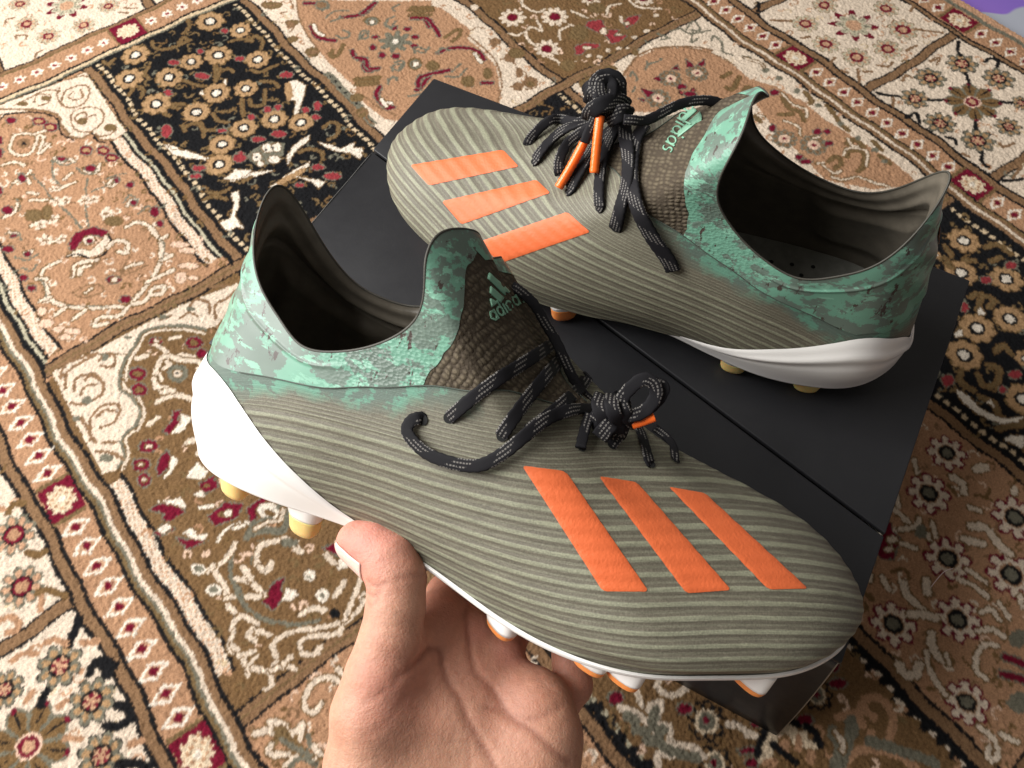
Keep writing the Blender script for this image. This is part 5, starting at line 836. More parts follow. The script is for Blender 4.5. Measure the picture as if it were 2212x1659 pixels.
# ------------------------------------------------------------------ football boots
NS, NTT = 28, 9
def bas(u): return np.stack([(1-u)**3, 3*u**3-6*u**2+4, -3*u**3+3*u**2+3*u+1, u**3], -1)/6
def Wgt(s, t):
    s = np.asarray(s, float); t = np.asarray(t, float); s, t = np.broadcast_arrays(s, t); sh = s.shape; s = s.ravel(); t = t.ravel()
    x = (s % 1)*NS; i = np.floor(x).astype(int); wa = bas(x-i); y = np.clip(t, -.06, 1)*(NTT-3); j = np.clip(np.floor(y).astype(int), 0, NTT-4); wb = bas(y-j)
    return i, wa, j, wb, sh
class Surf:
    def __init__(s, net, flip): s.P = net.reshape(NS, NTT, 3); s.flip = flip
    def p(s, a, b):
        i, wa, j, wb, sh = Wgt(a, b); X = np.zeros((len(i), 3))
        for k in range(4):
            for l in range(4): X += (wa[:, k]*wb[:, l])[:, None]*s.P[(i+k-1) % NS, j+l]
        return X.reshape(sh+(3,))
    def n(s, a, b, h=2e-3):
        b = np.asarray(b, float); ds = s.p(np.asarray(a)+h, b)-s.p(np.asarray(a)-h, b); dt = s.p(a, np.minimum(b+h, 1))-s.p(a, np.maximum(b-h, -.05))
        n = np.cross(ds, dt); n /= np.linalg.norm(n, axis=-1, keepdims=True)+1e-12
        return n*s.sgn
    def off(s, a, b, d): return s.p(a, b)+s.n(a, b)*np.asarray(d)[..., None]
def interp(xs, ys):
    xs = np.array(xs, float); ys = np.array(ys, float); o = np.argsort(xs); xs, ys = xs[o], ys[o]
    return lambda x: np.interp(x, xs, ys)
def half(s):  # distance from the toe round either side, 0..0.5
    s = np.mod(s, 1); return np.where(s > .5, 1-s, s)
def smooth1(f, x, w=.012): return (f(x-w)+f(x-w/2)+f(x)+f(x+w/2)+f(x+w))/5
def sstep(x, a, b): k = np.clip((x-a)/(b-a), 0, 1); return k*k*(3-2*k)

def mk_mats():
    M_ = {}
    # ribbed knit shell with green print fading in towards the ankle
    t = NT('ribbed_knit'); v = t.obj(); rib = t.attr('rib').outputs['Fac']; amp = t.attr('amp').outputs['Fac']; mint = t.attr('mint').outputs['Fac']
    w = t.math('MULTIPLY_ADD', t.math('COSINE', t.math('MULTIPLY', rib, 6.28318)), .5, .5)
    nse = t.noise(t.obj(1, 1, 1), 1500, 3, .7); n2 = t.noise(v, 60, 4); n3 = t.noise(t.obj(.25, 1, 1), 480, 3)
    cb = t.n('ShaderNodeCombineXYZ'); sep = t.n('ShaderNodeSeparateXYZ'); t.l(v, sep.inputs[0]); t.l(t.math('MULTIPLY', sep.outputs[0], 55.), cb.inputs[0]); t.l(t.math('MULTIPLY', rib, 4.2), cb.inputs[1]); t.l(t.math('MULTIPLY', sep.outputs[1], 30.), cb.inputs[2])
    n3 = t.noise(cb.outputs[0], 1.6, 4, .65)
    wj = t.math('ADD', w, t.math('MULTIPLY', t.math('SUBTRACT', n3, .5), .55))
    w2 = t.math('MULTIPLY_ADD', t.math('COSINE', t.math('MULTIPLY', rib, 12.56637)), .5, .5)
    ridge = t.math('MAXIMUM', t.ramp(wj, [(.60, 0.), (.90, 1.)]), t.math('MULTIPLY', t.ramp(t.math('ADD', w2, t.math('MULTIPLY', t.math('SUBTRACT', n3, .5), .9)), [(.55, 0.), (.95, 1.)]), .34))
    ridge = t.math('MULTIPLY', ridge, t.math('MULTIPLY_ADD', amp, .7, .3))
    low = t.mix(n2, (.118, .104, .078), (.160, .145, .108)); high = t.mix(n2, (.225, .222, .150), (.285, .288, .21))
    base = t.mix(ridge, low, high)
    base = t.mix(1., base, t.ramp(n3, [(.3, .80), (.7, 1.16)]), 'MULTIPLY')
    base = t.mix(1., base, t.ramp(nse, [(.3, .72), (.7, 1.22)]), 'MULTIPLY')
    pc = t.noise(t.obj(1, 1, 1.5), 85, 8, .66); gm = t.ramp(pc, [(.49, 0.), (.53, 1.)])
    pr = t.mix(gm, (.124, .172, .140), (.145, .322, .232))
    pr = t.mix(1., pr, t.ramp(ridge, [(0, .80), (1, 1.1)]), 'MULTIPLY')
    mk = t.math('ADD', mint, t.math('MULTIPLY', t.math('SUBTRACT', n2, .5), 1.1)); mk = t.ramp(mk, [(.34, 0.), (.78, 1.)])
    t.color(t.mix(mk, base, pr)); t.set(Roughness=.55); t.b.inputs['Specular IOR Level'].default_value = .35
    t.normal(t.bump(t.math('ADD', nse, t.math('MULTIPLY', n3, .8)), .35, .0005)); M_['shell'] = t.m
    # printed collar
    t = NT('camouflage_collar'); v = t.obj(1, 1, 1.4); pc = t.noise(v, 85, 8, .66); pd = t.noise(t.obj(.6, 1, 1.7), 130, 7, .65); sp = t.noise(t.obj(1.6, 1, .75), 135, 6, .68)
    c = t.mix(t.ramp(pc, [(.495, 0.), (.515, 1.)]), (.124, .172, .140), (.145, .322, .232))
    c = t.mix(t.ramp(pd, [(.575, 0.), (.60, 1.)]), c, (.20, .41, .30))
    c = t.mix(t.ramp(sp, [(.60, 0.), (.62, 1.)]), c, (.062, .045, .038)); n = t.noise(v, 40, 3)
    c = t.mix(1., c, t.ramp(n, [(.3, .88), (.7, 1.1)]), 'MULTIPLY')
    kn = t.attr('knit').outputs['Fac']; cell = t.n('ShaderNodeTexVoronoi'); cell.inputs['Scale'].default_value = 620; t.l(t.obj(1, 1, 1.5), cell.inputs['Vector'])
    t.color(c); t.set(Roughness=.40); t.b.inputs['Specular IOR Level'].default_value = .5
    t.normal(t.bump(t.math('MULTIPLY', cell.outputs['Distance'], kn), .26, .0009)); M_['collar'] = t.m
    # woven brown panel under the laces
    t = NT('brown_weave'); wv = t.n('ShaderNodeAttribute', attribute_name='weave'); vo = t.n('ShaderNodeTexVoronoi'); vo.inputs['Scale'].default_value = 1.0; vo.inputs['Randomness'].default_value = .34
    vd = t.n('ShaderNodeVectorMath', operation='ADD'); nv = t.n('ShaderNodeTexNoise'); nv.inputs['Scale'].default_value = 160; nv.inputs['Detail'].default_value = 3; t.l(t.obj(), nv.inputs['Vector']); t.l(wv.outputs['Vector'], vd.inputs[0]); t.l(nv.outputs['Color'], vd.inputs[1]); t.l(vd.outputs[0], vo.inputs['Vector'])
    n = t.noise(t.obj(), 350, 4); n9 = t.noise(t.obj(), 1500, 3)
    ed = t.ramp(vo.outputs['Distance'], [(.22, 0.), (.62, 1.)])
    c = t.mix(ed, t.mix(n, (.098, .078, .052), (.160, .130, .088)), (.060, .046, .032))
    t.color(c); t.set(Roughness=.8); t.b.inputs['Specular IOR Level'].default_value = .2; h = t.math('SUBTRACT', t.math('MULTIPLY', n9, .35), ed); t.normal(t.bump(h, .55, .0012)); M_['tongue'] = t.m
    t = NT('orange_film'); v = t.obj(); n = t.noise(v, 55, 4); n2 = t.noise(v, 900, 3)
    t.color(t.mix(n, (.66, .125, .038), (.74, .16, .052))); t.set(Roughness=.5); t.b.inputs['Specular IOR Level'].default_value = .35; t.normal(t.bump(t.math('ADD', n2, t.noise(v, 120, 3)), .3, .0006)); M_['orange'] = t.m
    M_['mintprint'] = simple('green_print', (.20, .40, .28), .45, .12, 200)
    M_['white'] = simple('white_plastic', (.84, .82, .79), .26, .03, 30)
    t = NT('amber_stud'); t.set(Base_Color=(.80, .58, .22, 1), Roughness=.28, Subsurface_Weight=.5, Subsurface_Scale=.006); M_['amber'] = t.m
    t = NT('orange_stud'); t.set(Base_Color=(.80, .27, .07, 1), Roughness=.32, Subsurface_Weight=.3, Subsurface_Scale=.004); M_['ostud'] = t.m
    M_['lining'] = simple('dark_lining', (.115, .100, .078), .33, .2, 120, .3)
    M_['insole'] = simple('grey_insole', (.20, .20, .175), .6, .2, 200, .2)
    M_['hole'] = simple('black_hole', (.006, .006, .006), .9)
    M_['rim'] = simple('dark_rim', (.050, .046, .036), .6)
    M_['seam'] = simple('dark_seam', (.06, .075, .06), .7)
    # black laces flecked with pale dashes
    t = NT('flecked_lace'); run = t.attr('run').outputs['Fac']; ac = t.attr('across').outputs['Fac']
    ph = t.math('FRACT', t.math('ADD', t.math('MULTIPLY', run, 62.), t.math('MULTIPLY', ac, 90.)))
    dash = t.math('MULTIPLY', t.math('LESS_THAN', ph, .42), t.math('LESS_THAN', t.math('ABSOLUTE', t.math('SUBTRACT', t.math('FRACT', t.math('MULTIPLY', ac, 720.)), .5)), .2))
    dots = t.math('GREATER_THAN', t.math('FRACT', t.math('MULTIPLY', run, 900.)), .34); nn = t.noise(t.obj(), 700, 3)
    dash = t.math('MULTIPLY', dash, t.math('MULTIPLY', dots, t.math('GREATER_THAN', nn, .36)))
    t.color(t.mix(dash, (.0065, .006, .008), (.15, .14, .13))); t.set(Roughness=.75); t.b.inputs['Specular IOR Level'].default_value = .25
    wv = t.noise(t.obj(), 2600, 2)
    t.normal(t.bump(wv, .2, .0003)); M_['lace'] = t.m
    t = NT('orange_aglet'); t.set(Base_Color=(.95, .16, .02, 1), Roughness=.22); M_['aglet'] = t.m
    return M_
BMAT = mk_mats()

def boot(k, label):
    mir = k == 'A'
    net = np.array(BOOT['net'+k], float).reshape(-1, 3)/1e5; my = np.array([1, -1 if mir else 1, 1.])
    net = net*my; S = Surf(net, mir); S.sgn = 1.; n = S.n(.25, .3); S.sgn = 1. if n[1]*(-1 if mir else 1) > 0 else -1.
    flip = S.sgn < 0
    Rm = np.array(BOOT['R'+k]).copy(); Rm[:, 1] *= my[1]; O = np.array(BOOT['O'+k])
    M4 = np.eye(4); M4[:3, :3] = Rm; M4[:3, 3] = O
    root = empty('football_boot', label, 'boot', M4.tolist(), 'pair of football boots')
    sw = lambda s: np.where(np.mod(s, 1) > .5, np.mod(s, 1)-1, np.mod(s, 1))
    # feature curves round the boot (s measured from the toe; mirrored on the inner side)
    wh = BOOT[k]['white']; xs = [a for a, b in wh]; ys = [b for a, b in wh]
    hb = [.50, .485] if mir else [.50, .49]; hv = [.27, .30] if mir else [.15, .15]
    fb = interp([0, .1, .2, .28, .31]+xs+hb, [.012, .008, .008, .006, .006]+[max(y, .006) for y in ys]+hv)
    bcup = lambda s: smooth1(fb, half(s), .010)
    cs = interp([0, .035, .058, .108, .177, .229, .26, .3125, .359, .385, .41, .43, .5], [.70, .767, .785, .806, .831, .845, .85, .83, .715, .60, .46, .41, .41])
    cseam = lambda s: np.maximum(smooth1(cs, half(s), .012), bcup(s)+.03)
    pn = [(a, b) for a, b in BOOT[k]['panel'] if a > .012]; pa = [a for a, b in pn]; pb = [b for a, b in pn]; pend = pa[-1]
    ps = interp([0]+pa+[pend+.004], [pb[0]+.004]+pb+[.84])
    pm = interp([0, .05, .1, .15, .22, .258, .262], [pb[0]+.008, .984, .980, .962, .93, .86, .84])
    ptop = lambda s: np.maximum(np.where(sw(s) >= 0, smooth1(ps, half(s), .004), smooth1(pm, half(s), .004)), cseam(s))
    ms = interp([0, .19, .26, .29, .335, .37, .395, .41, .5], [.82, .84, .80, .735, .70, .60, .43, .36, .3])
    RC = np.array([3.59, 5.673, -22.228, 2.296, -2.633, 1.05, 2.511, -1.068, 0.639, 0.698, 1.033, 0.22, -0.525, 0.067, 0.093, -0.055, -0.113, 0.104, -0.077, -1.137, 1.282, -0.169])
    def ribphase(X):
        x, y, z = np.moveaxis((X*my-[.16, 0, .05])*10, -1, 0)
        f = np.stack([x, y, z, x*x, y*y, z*z, x*y, y*z, x*z, x**3, x*x*y, x*x*z, x*y*y, x*z*z, y**3, z**3, y*y*z, y*z*z, x*y*z, x**4, x**3*y, x**3*z], -1)@RC
        return f-np.maximum(-1.6-f, 0)*2.0
    # --- shell
    ns, nt = 520, 210
    s = np.arange(ns)/ns; A = np.linspace(0, 1, nt)
    lo = np.maximum(bcup(s)-.02, .0); hi = cseam(s)+.004
    T = lo[:, None]*(1-A)+hi[:, None]*A; Sg = np.broadcast_to(s[:, None], T.shape)
    B0 = S.p(Sg, T); ph = ribphase(B0); mm = smooth1(ms, half(Sg), .012); amp = 1-sstep(T, mm-.10, mm+.05); amp *= 1-.6*sstep(-ph, 1.2, 2.5)
    V = S.off(Sg, T, .00014*np.cos(2*math.pi*ph)*amp)
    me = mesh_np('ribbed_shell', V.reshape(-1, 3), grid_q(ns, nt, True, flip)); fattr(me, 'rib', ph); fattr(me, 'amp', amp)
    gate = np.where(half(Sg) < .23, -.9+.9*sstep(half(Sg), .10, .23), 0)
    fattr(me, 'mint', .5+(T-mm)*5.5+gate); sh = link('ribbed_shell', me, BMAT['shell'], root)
    # --- collar, split round the woven panel
    ns, nt = 520, 70; s = np.arange(ns)/ns; A = np.linspace(0, 1, nt); lo = np.where(half(s) < .262, ptop(s), cseam(s))
    T = lo[:, None]*(1-A)+A; Sg = np.broadcast_to(s[:, None], T.shape)
    ridge = .0005*np.exp(-((T-(.93-.10*sstep(half(Sg), .30, .42)))/.014)**2)*sstep(half(Sg), .29, .36)
    wr = .0004*np.sin(Sg*210+T*30)*sstep(half(Sg), .43, .48)
    me = mesh_np('collar', S.off(Sg, T, .0003+ridge+wr+0*T).reshape(-1, 3), grid_q(ns, nt, True, flip))
    fattr(me, 'knit', sstep(half(Sg), .10, .2)*(1-sstep(half(Sg), .29, .36))); col = link('collar', me, BMAT['collar'], root)
    # --- woven panel under the laces
    ns, nt = 240, 120; s = np.linspace(-.262, .262, ns); A = np.linspace(0, 1, nt); T = cseam(s)[:, None]*(1-A)+ptop(s)[:, None]*A; Sg = np.broadcast_to(s[:, None], T.shape)
    Pl = S.p(Sg, T); V = S.off(Sg, T, .0001+0*T)
    me = mesh_np('woven_panel', V.reshape(-1, 3), grid_q(ns, nt, False, flip)); tong = link('woven_panel', me, BMAT['tongue'], root)
    wa = me.attributes.new('weave', 'FLOAT_VECTOR', 'POINT'); uvw = np.stack([(Pl[..., 0]-.25*Pl[..., 2])/.0027, (Pl[..., 2]*.85-Pl[..., 1]*my[1]*.75+.25*Pl[..., 0])/.0019, 0*T], -1)
    wa.data.foreach_set('vector', uvw.astype(np.float32).ravel())
    # --- seam line between shell and collar
    for sgn in (1, -1):
        s = np.linspace(.03, .405, 160)*sgn; P = S.off(s, cseam(s), .00035+0*s); link('seam', sweep('seam', P, S.n(s, cseam(s)), .00045, .0004, 6, 200), BMAT['seam'], root)
    # --- lining, from the rim down, with the padded heel
    ns, nt = 300, 70; s = np.arange(ns)/ns; A = np.linspace(0, 1, nt); T = 1-A*.93; T = np.broadcast_to(T, (ns, nt)); Sg = np.broadcast_to(s[:, None], T.shape)
    d = -.0002-.0020*sstep(1-T, 0, .05)
    pad = .0042*sstep(half(Sg), .375, .405)*(1-sstep(half(Sg), .472, .49))*sstep(T, .22, .36)*(1-sstep(T, .66, .76))+.0018*np.exp(-((T-.86)/.028)**2)*sstep(half(Sg), .28, .36)-.0014*np.exp(-((T-.79)/.012)**2)*sstep(half(Sg), .3, .36)
    me = mesh_np('lining', S.off(Sg, T, d-pad).reshape(-1, 3), grid_q(ns, nt, True, not flip)); link('lining', me, BMAT['lining'], root)
    s = np.arange(301)/300.; P = S.off(s, .9995+0*s, .00005+0*s); link('rim_binding', sweep('rim_binding', P, S.n(s, .99+0*s), .0010, .0008, 6, 700, caps=False), BMAT['rim'], root)
    # --- insole with its perforations
    s = np.arange(120)/120; ring = S.off(s, .14+0*s, -.0028+0*s); ring[:, 2] = np.interp(ring[:, 0], [0, .08, .27], [.026, .022, .026]); cen = np.array([(np.clip(x, .03, .25), np.interp(x, [.03, .25], [0, -.012*my[1]]), 0.) for x in ring[:, 0]]); cen[:, 2] = ring[:, 2]-.0015
    V = np.concatenate([ring, ring*.5+cen*.5-[0, 0, .0003], cen]); n_ = 120; i = np.arange(n_); j = (i+1) % n_
    me = mesh_np('insole', V, np.concatenate([np.stack([i, j, j+n_, i+n_], -1), np.stack([i+n_, j+n_, j+2*n_, i+2*n_], -1)])); link('insole', me, BMAT['insole'], root)
    for px, py in ((.0584, -.0205), (.0682, -.019), (.0778, -.0178), (.0875, -.0165), (.0628, -.0138), (.0726, -.013), (.0825, -.012), (.066, -.006), (.077, -.005), (.062, .002), (.073, .003)):
        bm = bmesh.new(); bmesh.ops.create_circle(bm, cap_ends=True, segments=10, radius=.0011, matrix=Matrix.Translation((px, py*my[1], float(np.interp(px, [0, .08, .27], [.026, .022, .026]))-.0004)))
        link('perforation', bm_mesh('perforation', bm), BMAT['hole'], root)
    # --- white sole plate with heel cup
    ns, nt = 360, 26; s = np.arange(ns)/ns; A = np.linspace(0, 1, nt); tb = bcup(s)
    T = (tb+.004)[:, None]*A; Sg = np.broadcast_to(s[:, None], T.shape); th = .0012+.0006*sstep(half(s), .3, .42)-(0 if mir else .0032*(1-sstep(half(s), .29, .335)))
    ledge = (.0010*np.exp(-((A[None]-.74)/.07)**2)-.0003*np.exp(-((A[None]-.60)/.05)**2))*sstep(half(Sg), .33, .38)
    V = S.off(Sg, T, th[:, None]*(1-.75*A**10)[None]+ledge)
    C0 = S.p(s, 0*s); cl = C0.copy(); cl[:, 1] = np.interp(C0[:, 0], [.03, .12, .25], [0, 0, -.012])*my[1]; cl[:, 0] = np.clip(cl[:, 0], .03, .25)
    rings = []
    for f, dz in ((1, -.9), (.88, -1.7), (.6, -2.0), (.3, -2.0), (.0, -2.0)):
        r = V[:, 0]*f+cl*(1-f); zz = C0[:, 2]+dz/1000; r[:, 2] = zz*max(f, .5)+(1-max(f, .5))*.0115; rings.append(r)
    V2 = np.concatenate([np.stack(rings[::-1], 1), V], 1)
    link('sole_plate', mesh_np('sole_plate', V2.reshape(-1, 3), grid_q(ns, V2.shape[1], True, flip)), BMAT['white'], root)
    # --- studs: white root, coloured tip
    def stud(x, y, rx, ry, ang, tip, low=.0018, h0=.0112, h1=-.0045):
        def fr(z0, z1, f0, f1, cap):
            V = []; nz = 8; na = 20
            for q in range(nz+1):
                a = q/nz; z = z0+(z1-z0)*a; f = f0+(f1-f0)*a
                if cap and a > .6: f *= math.sqrt(max(0.02, 1-((a-.6)/.4)**2*.75))
                for w in range(na):
                    c, d = math.cos(w/na*6.2832), math.sin(w/na*6.2832); X, Y = rx*f*abs(c)**.8*(1 if c > 0 else -1), ry*f*abs(d)**.8*(1 if d > 0 else -1)
                    V.append((x+X*math.cos(ang)-Y*math.sin(ang), (y+X*math.sin(ang)+Y*math.cos(ang))*my[1], z))
            V.append((x, y*my[1], z1)); V.append((x, y*my[1], z0)); me = bpy.data.meshes.new('stud'); F = []
            for q in range(nz):
                for w in range(na): F.append((q*na+w, q*na+(w+1) % na, (q+1)*na+(w+1) % na, (q+1)*na+w))
            for w in range(na): F.append((nz*na+w, nz*na+(w+1) % na, len(V)-2)); F.append(((w+1) % na, w, len(V)-1))
            me.from_pydata(V, [], F); return me
        zm = .0050 if tip == 'amber' else (low+.0034 if mir else .0085); h1 = h1 if tip == 'amber' else low
        st = link('stud', fr(h0, zm, 1.28 if tip == 'amber' else 1.12, 1.0, False), BMAT['white'], root); link('stud_tip', fr(zm+.0001, h1, 1.0, .84, True), BMAT[tip], st)
    for x, y, rx, ry, an, tp, *lw in ((.046, .030, .0068, .0048, .1, 'amber'), (.081, .031, .0068, .0048, 0, 'amber'), (.046, -.028, .0068, .0048, -.1, 'amber'), (.081, -.028, .0068, .0048, 0, 'amber'),
                                 (.167, .031, .0070, .0040, .5, 'ostud', -.0025), (.2005, .032, .0066, .0036, .2, 'ostud'), (.2125, .0305, .0066, .0036, .25, 'ostud'), (.2500, .000, .0088, .0038, .5, 'ostud', -.0008),
                                 (.170, -.030, .0070, .0040, -.5, 'ostud'), (.205, -.038, .0075, .0040, -.2, 'ostud'), (.243, -.036, .0080, .0040, -.5, 'ostud'), (.215, -.002, .0055, .0040, 0, 'ostud')):
        stud(x, y, rx, ry, an, tp, *lw)
    # --- three orange stripes
    for i in range(3):
        gr = np.array(BOOT[k]['stripes'][i], float).reshape(5, 11, 2); gr[..., 0] = sw(gr[..., 0])
        m_, n_ = 22, 60; a = np.linspace(0, 1, m_)[:, None]; b = np.linspace(0, 1, n_)[None]
        ed = np.minimum(a, 1-a)/.10; pull = np.where(ed < 1, 1-np.sqrt(np.clip(1-(1-np.clip(ed, 0, 1))**2, 0, 1)), 0)*.022      # rounded corners
        bb = np.broadcast_to(b, (m_, n_)).copy(); bb = pull+bb*(1-2*pull); aa = np.broadcast_to(a, bb.shape)
        rows = np.stack([np.stack([np.interp(bb[q], np.linspace(0, 1, 11), gr[w, :, e]) for w in range(5)], 0) for e in (0, 1) for q in range(m_)], 0).reshape(2, m_, 5, n_)
        st = np.stack([np.stack([[np.interp(aa[q, x], np.linspace(0, 1, 5), rows[e, q, :, x]) for x in range(n_)] for q in range(m_)]) for e in (0, 1)], -1)
        ph = ribphase(S.p(st[..., 0], st[..., 1]))
        edge = np.minimum(np.minimum(aa, 1-aa)*4, np.minimum(b, 1-b)*12).clip(0, 1)
        V = S.off(st[..., 0], st[..., 1],   .00042+.00010*np.cos(2*math.pi*ph)-.0002*(1-edge)**4)
        link('stripe', mesh_np('stripe', V.reshape(-1, 3), grid_q(m_, n_, False, not flip)), BMAT['orange'], root)
    # --- printed lettering on the woven panel
    tx = BOOT[k]['text']
    for L in tx['letters']:
        Vs, Fs = [], []
        for stk in L:
            q = np.array(stk, float).reshape(-1, 6); P = q[:, :3]/1e4*my; N = q[:, 3:]/100*my; P = P+N*.0003
            Tn = np.gradient(P, axis=0); Tn /= np.linalg.norm(Tn, axis=1)[:, None]+1e-9; B = np.cross(Tn, N); B /= np.linalg.norm(B, axis=1)[:, None]+1e-9
            o = len(Vs); w = .00034
            for p, b, nn in zip(P, B, N): Vs += [p+b*w, p-b*w, p-b*w-nn*.0004, p+b*w-nn*.0004]
            for q_ in range(len(P)-1):
                e = o+4*q_
                for cc in range(4): Fs.append((e+cc, e+(cc+1) % 4, e+4+(cc+1) % 4, e+4+cc))
        me = bpy.data.meshes.new('letter'); me.from_pydata([tuple(v) for v in Vs], [], Fs); link('letter', me, BMAT['mintprint'], tong, False)
    for G in tx['bars']:
        P = np.array(G, float).reshape(4, 9, 3)/1e4*my; me = mesh_np('logo_bar', P.reshape(-1, 3), grid_q(4, 9)); o = link('logo_bar', me, BMAT['mintprint'], tong)
        md = o.modifiers.new('s', 'SOLIDIFY'); md.thickness = .0006; md.offset = 0
    # --- laces
    for role, w, th_, data in BOOT[k]['laces']:
        q = np.array(data, float).reshape(-1, 6); P = q[:, :3]/1e4*my; N = q[:, 3:]/100*my
        if role == 'aglet':
            link('aglet', sweep('aglet', P, N, w/1000, th_/1000, 16, 40, 2.0), BMAT['aglet'], root)
        elif role == 'knot_core':
            link('knot_core', sweep('knot_core', P, N, w/1000, th_/1000, 18, 40, 2.0), BMAT['lace'], root)
        else:
            link(role, sweep(role, P, N, w/1000, th_/1000, power=3.6), BMAT['lace'], root)
    for x, y, z, a, b, c in BOOT[k]['eyelets']:
        nn = Vector((a, b*my[1], c)).normalized(); bm = bmesh.new(); bmesh.ops.create_circle(bm, cap_ends=True, segments=14, radius=.0019, matrix=Matrix.Translation(Vector((x/1e4, y/1e4*my[1], z/1e4))+nn*.0004) @ nn.to_track_quat('Z', 'Y').to_matrix().to_4x4())
        link('eyelet', bm_mesh('eyelet', bm), BMAT['hole'], root)
    # small orange tab mark on the back seam
    s = np.linspace(.493, .507, 6); tt = np.linspace(.62, .74, 12); Sg, T = np.meshgrid(s, tt, indexing='ij')
    link('heel_mark', mesh_np('heel_mark', S.off(Sg, T, .0007+0*T).reshape(-1, 3), grid_q(6, 12, False, flip)), BMAT['orange'], root)
    return root
boot('B', 'farther football boot standing on the black box lid with its toe pointing left')
boot('A', 'nearer football boot held up in a hand with its toe pointing down to the right')

HAND = {"O":[-0.023654,-0.100528,0.29],"chains":[["thumb",[[-32.42,43.37,10.5,7.6],[-26.37,41.41,8.5,9.2],[-19.93,37.38,5.5,10.2],[-17.1,31.7,3.0,10.0],[-17.08,
22.55,0.5,9.8],[-18.66,11.15,-2.0,10.6],[-21.24,-0.56,-3.0,12.5],[-23.48,-13.39,-3.0,15],[-24.78,-33.09,-2.0,16.5],[-21.06,-53.46,0.0,19]]],["thenar",[[-13.72,
-5.39,6.0,12],[-13.47,-19.45,4.0,15],[-13.34,-35.41,3.0,17]]],["web",[[-16.33,5.87,7.0,8.5],[-8.89,6.73,15.0,8.5],[-4.32,10.96,21.0,9]]],["m2",[[-3.67,
11.99,23.5,9.2],[-3.78,-1.79,15.0,11],[-2.23,-20.68,7.0,15],[-3.61,-39.16,4.0,18]]],["m3",[[7.69,4.84,24.0,9.2],[7.24,-8.97,16.0,11.5],[6.01,-24.42,8.0,
14.5],[2.89,-41.29,5.0,18]]],["m4",[[19.11,-3.44,22.5,9.0],[18.35,-14.09,16.0,11],[16.0,-27.75,8.0,14.5],[11.13,-42.93,5.0,18]]],["m5",[[30.85,-13.94,16.5,
8.2],[31.36,-21.06,10.0,12.0],[29.24,-32.59,4.0,15.5],[22.67,-51.26,2.0,18]]],["hyp",[[33.54,-16.87,10.0,12.0],[34.57,-25.23,6.0,13.5],[30.86,-38.69,3.0,
15]]],["index",[[-3.67,11.99,23.5,9.2],[-1.79,16.55,40.0,8.6],[4.99,23.64,58.0,8.0],[14.38,33.87,71.0,7.2]]],["middle",[[7.69,4.84,24.0,9.2],[13.2,9.0,
44.0,8.8],[22.47,15.87,62.0,8.2],[32.6,26.2,74.0,7.4]]],["ring",[[19.11,-3.44,22.5,8.8],[21.99,0.51,40.0,8.2],[30.24,7.38,57.0,7.8],[40.45,16.43,68.0,7.0]]],
["little",[[30.85,-13.94,16.5,8.2],[41.72,-18.05,21.0,7.8],[46.71,-13.95,25.0,7.4],[45.97,-6.17,27.0,6.8],[44.33,-0.25,29.0,6.0]]],["arm",[[-13.21,-48.0,
2.0,21],[-12.33,-101.76,-5.0,26],[-11.7,-160.78,-10.0,29]]],["arm2",[[14.49,-48.51,3.0,20],[11.51,-102.47,-4.0,25],[8.64,-160.78,-10.0,28]]]],"creases":[[1.0,
1.3,[[-8.69,5.37],[-5.72,6.56],[-2.46,5.37],[-0.97,0.62],[1.4,-4.72],[5.56,-9.47],[9.12,-16.0],[14.46,-23.72],[19.81,-31.44]]],[0.9,1.3,[[6.45,16.06],[7.04,
9.53],[10.01,-1.75],[16.24,-7.69],[22.78,-14.81],[31.09,-18.38],[38.21,-24.31],[42.96,-28.47]]],[0.55,1.0,[[-15.82,34.17],[-11.07,34.47],[-6.32,33.99]]],
[0.8,0.8,[[-25.91,32.39],[-22.94,31.5],[-19.68,32.57]]],[0.7,0.8,[[-26.39,28.53],[-23.54,27.94],[-21.16,29.72]]],[0.6,0.7,[[-26.21,25.56],[-24.13,24.97],
[-21.75,27.34]]],[0.7,1.3,[[-14.63,3.0],[-9.88,4.78],[-6.32,7.15]]],[0.35,1.2,[[-24.72,-4.13],[-19.38,-1.16],[-14.63,1.81]]],[0.5,1.2,[[14.46,-12.44],[19.21,
-13.63],[29.31,-14.81],[39.99,-12.44]]],[0.3,1.0,[[-24.13,-14.81],[-17.0,-10.06],[-12.25,-4.72]]],[0.3,1.0,[[6.74,-12.44],[8.53,-19.56],[9.12,-31.44]]],
[0.25,1,[[23.37,2.4],[30.49,-2.35],[38.21,-8.28]]]]}
# ------------------------------------------------------------------ the hand that holds the nearer boot
HO = np.array(HAND['O'])
HW = np.eye(4); HW[:3, 0] = RR; HW[:3, 1] = UU; HW[:3, 2] = -FF; HW[:3, 3] = CAM+HO[0]*RR+HO[1]*UU+HO[2]*FF     # local z points back to the eye
CH = {n: np.array(c, float) for n, c in HAND['chains']}
def cap_d(P, a, b):
    """distance to a tapered capsule between a and b (x, y, depth, r)"""
    d = b[:3]-a[:3]; L = d@d+1e-9; k = np.clip(((P-a[:3])@d)/L, 0, 1)
    return np.linalg.norm(P-a[:3]-k[..., None]*d, axis=-1)-(a[3]+(b[3]-a[3])*k)
def smin(a, b, k): h = np.clip(.5+.5*(b-a)/k, 0, 1); return b*(1-h)+a*h-k*h*(1-h)
def chain_d(P, C, k=2.0):
    D = None
    for a, b in zip(C[:-1], C[1:]):
        d = cap_d(P, a, b); D = d if D is None else smin(D, d, k)
    return D
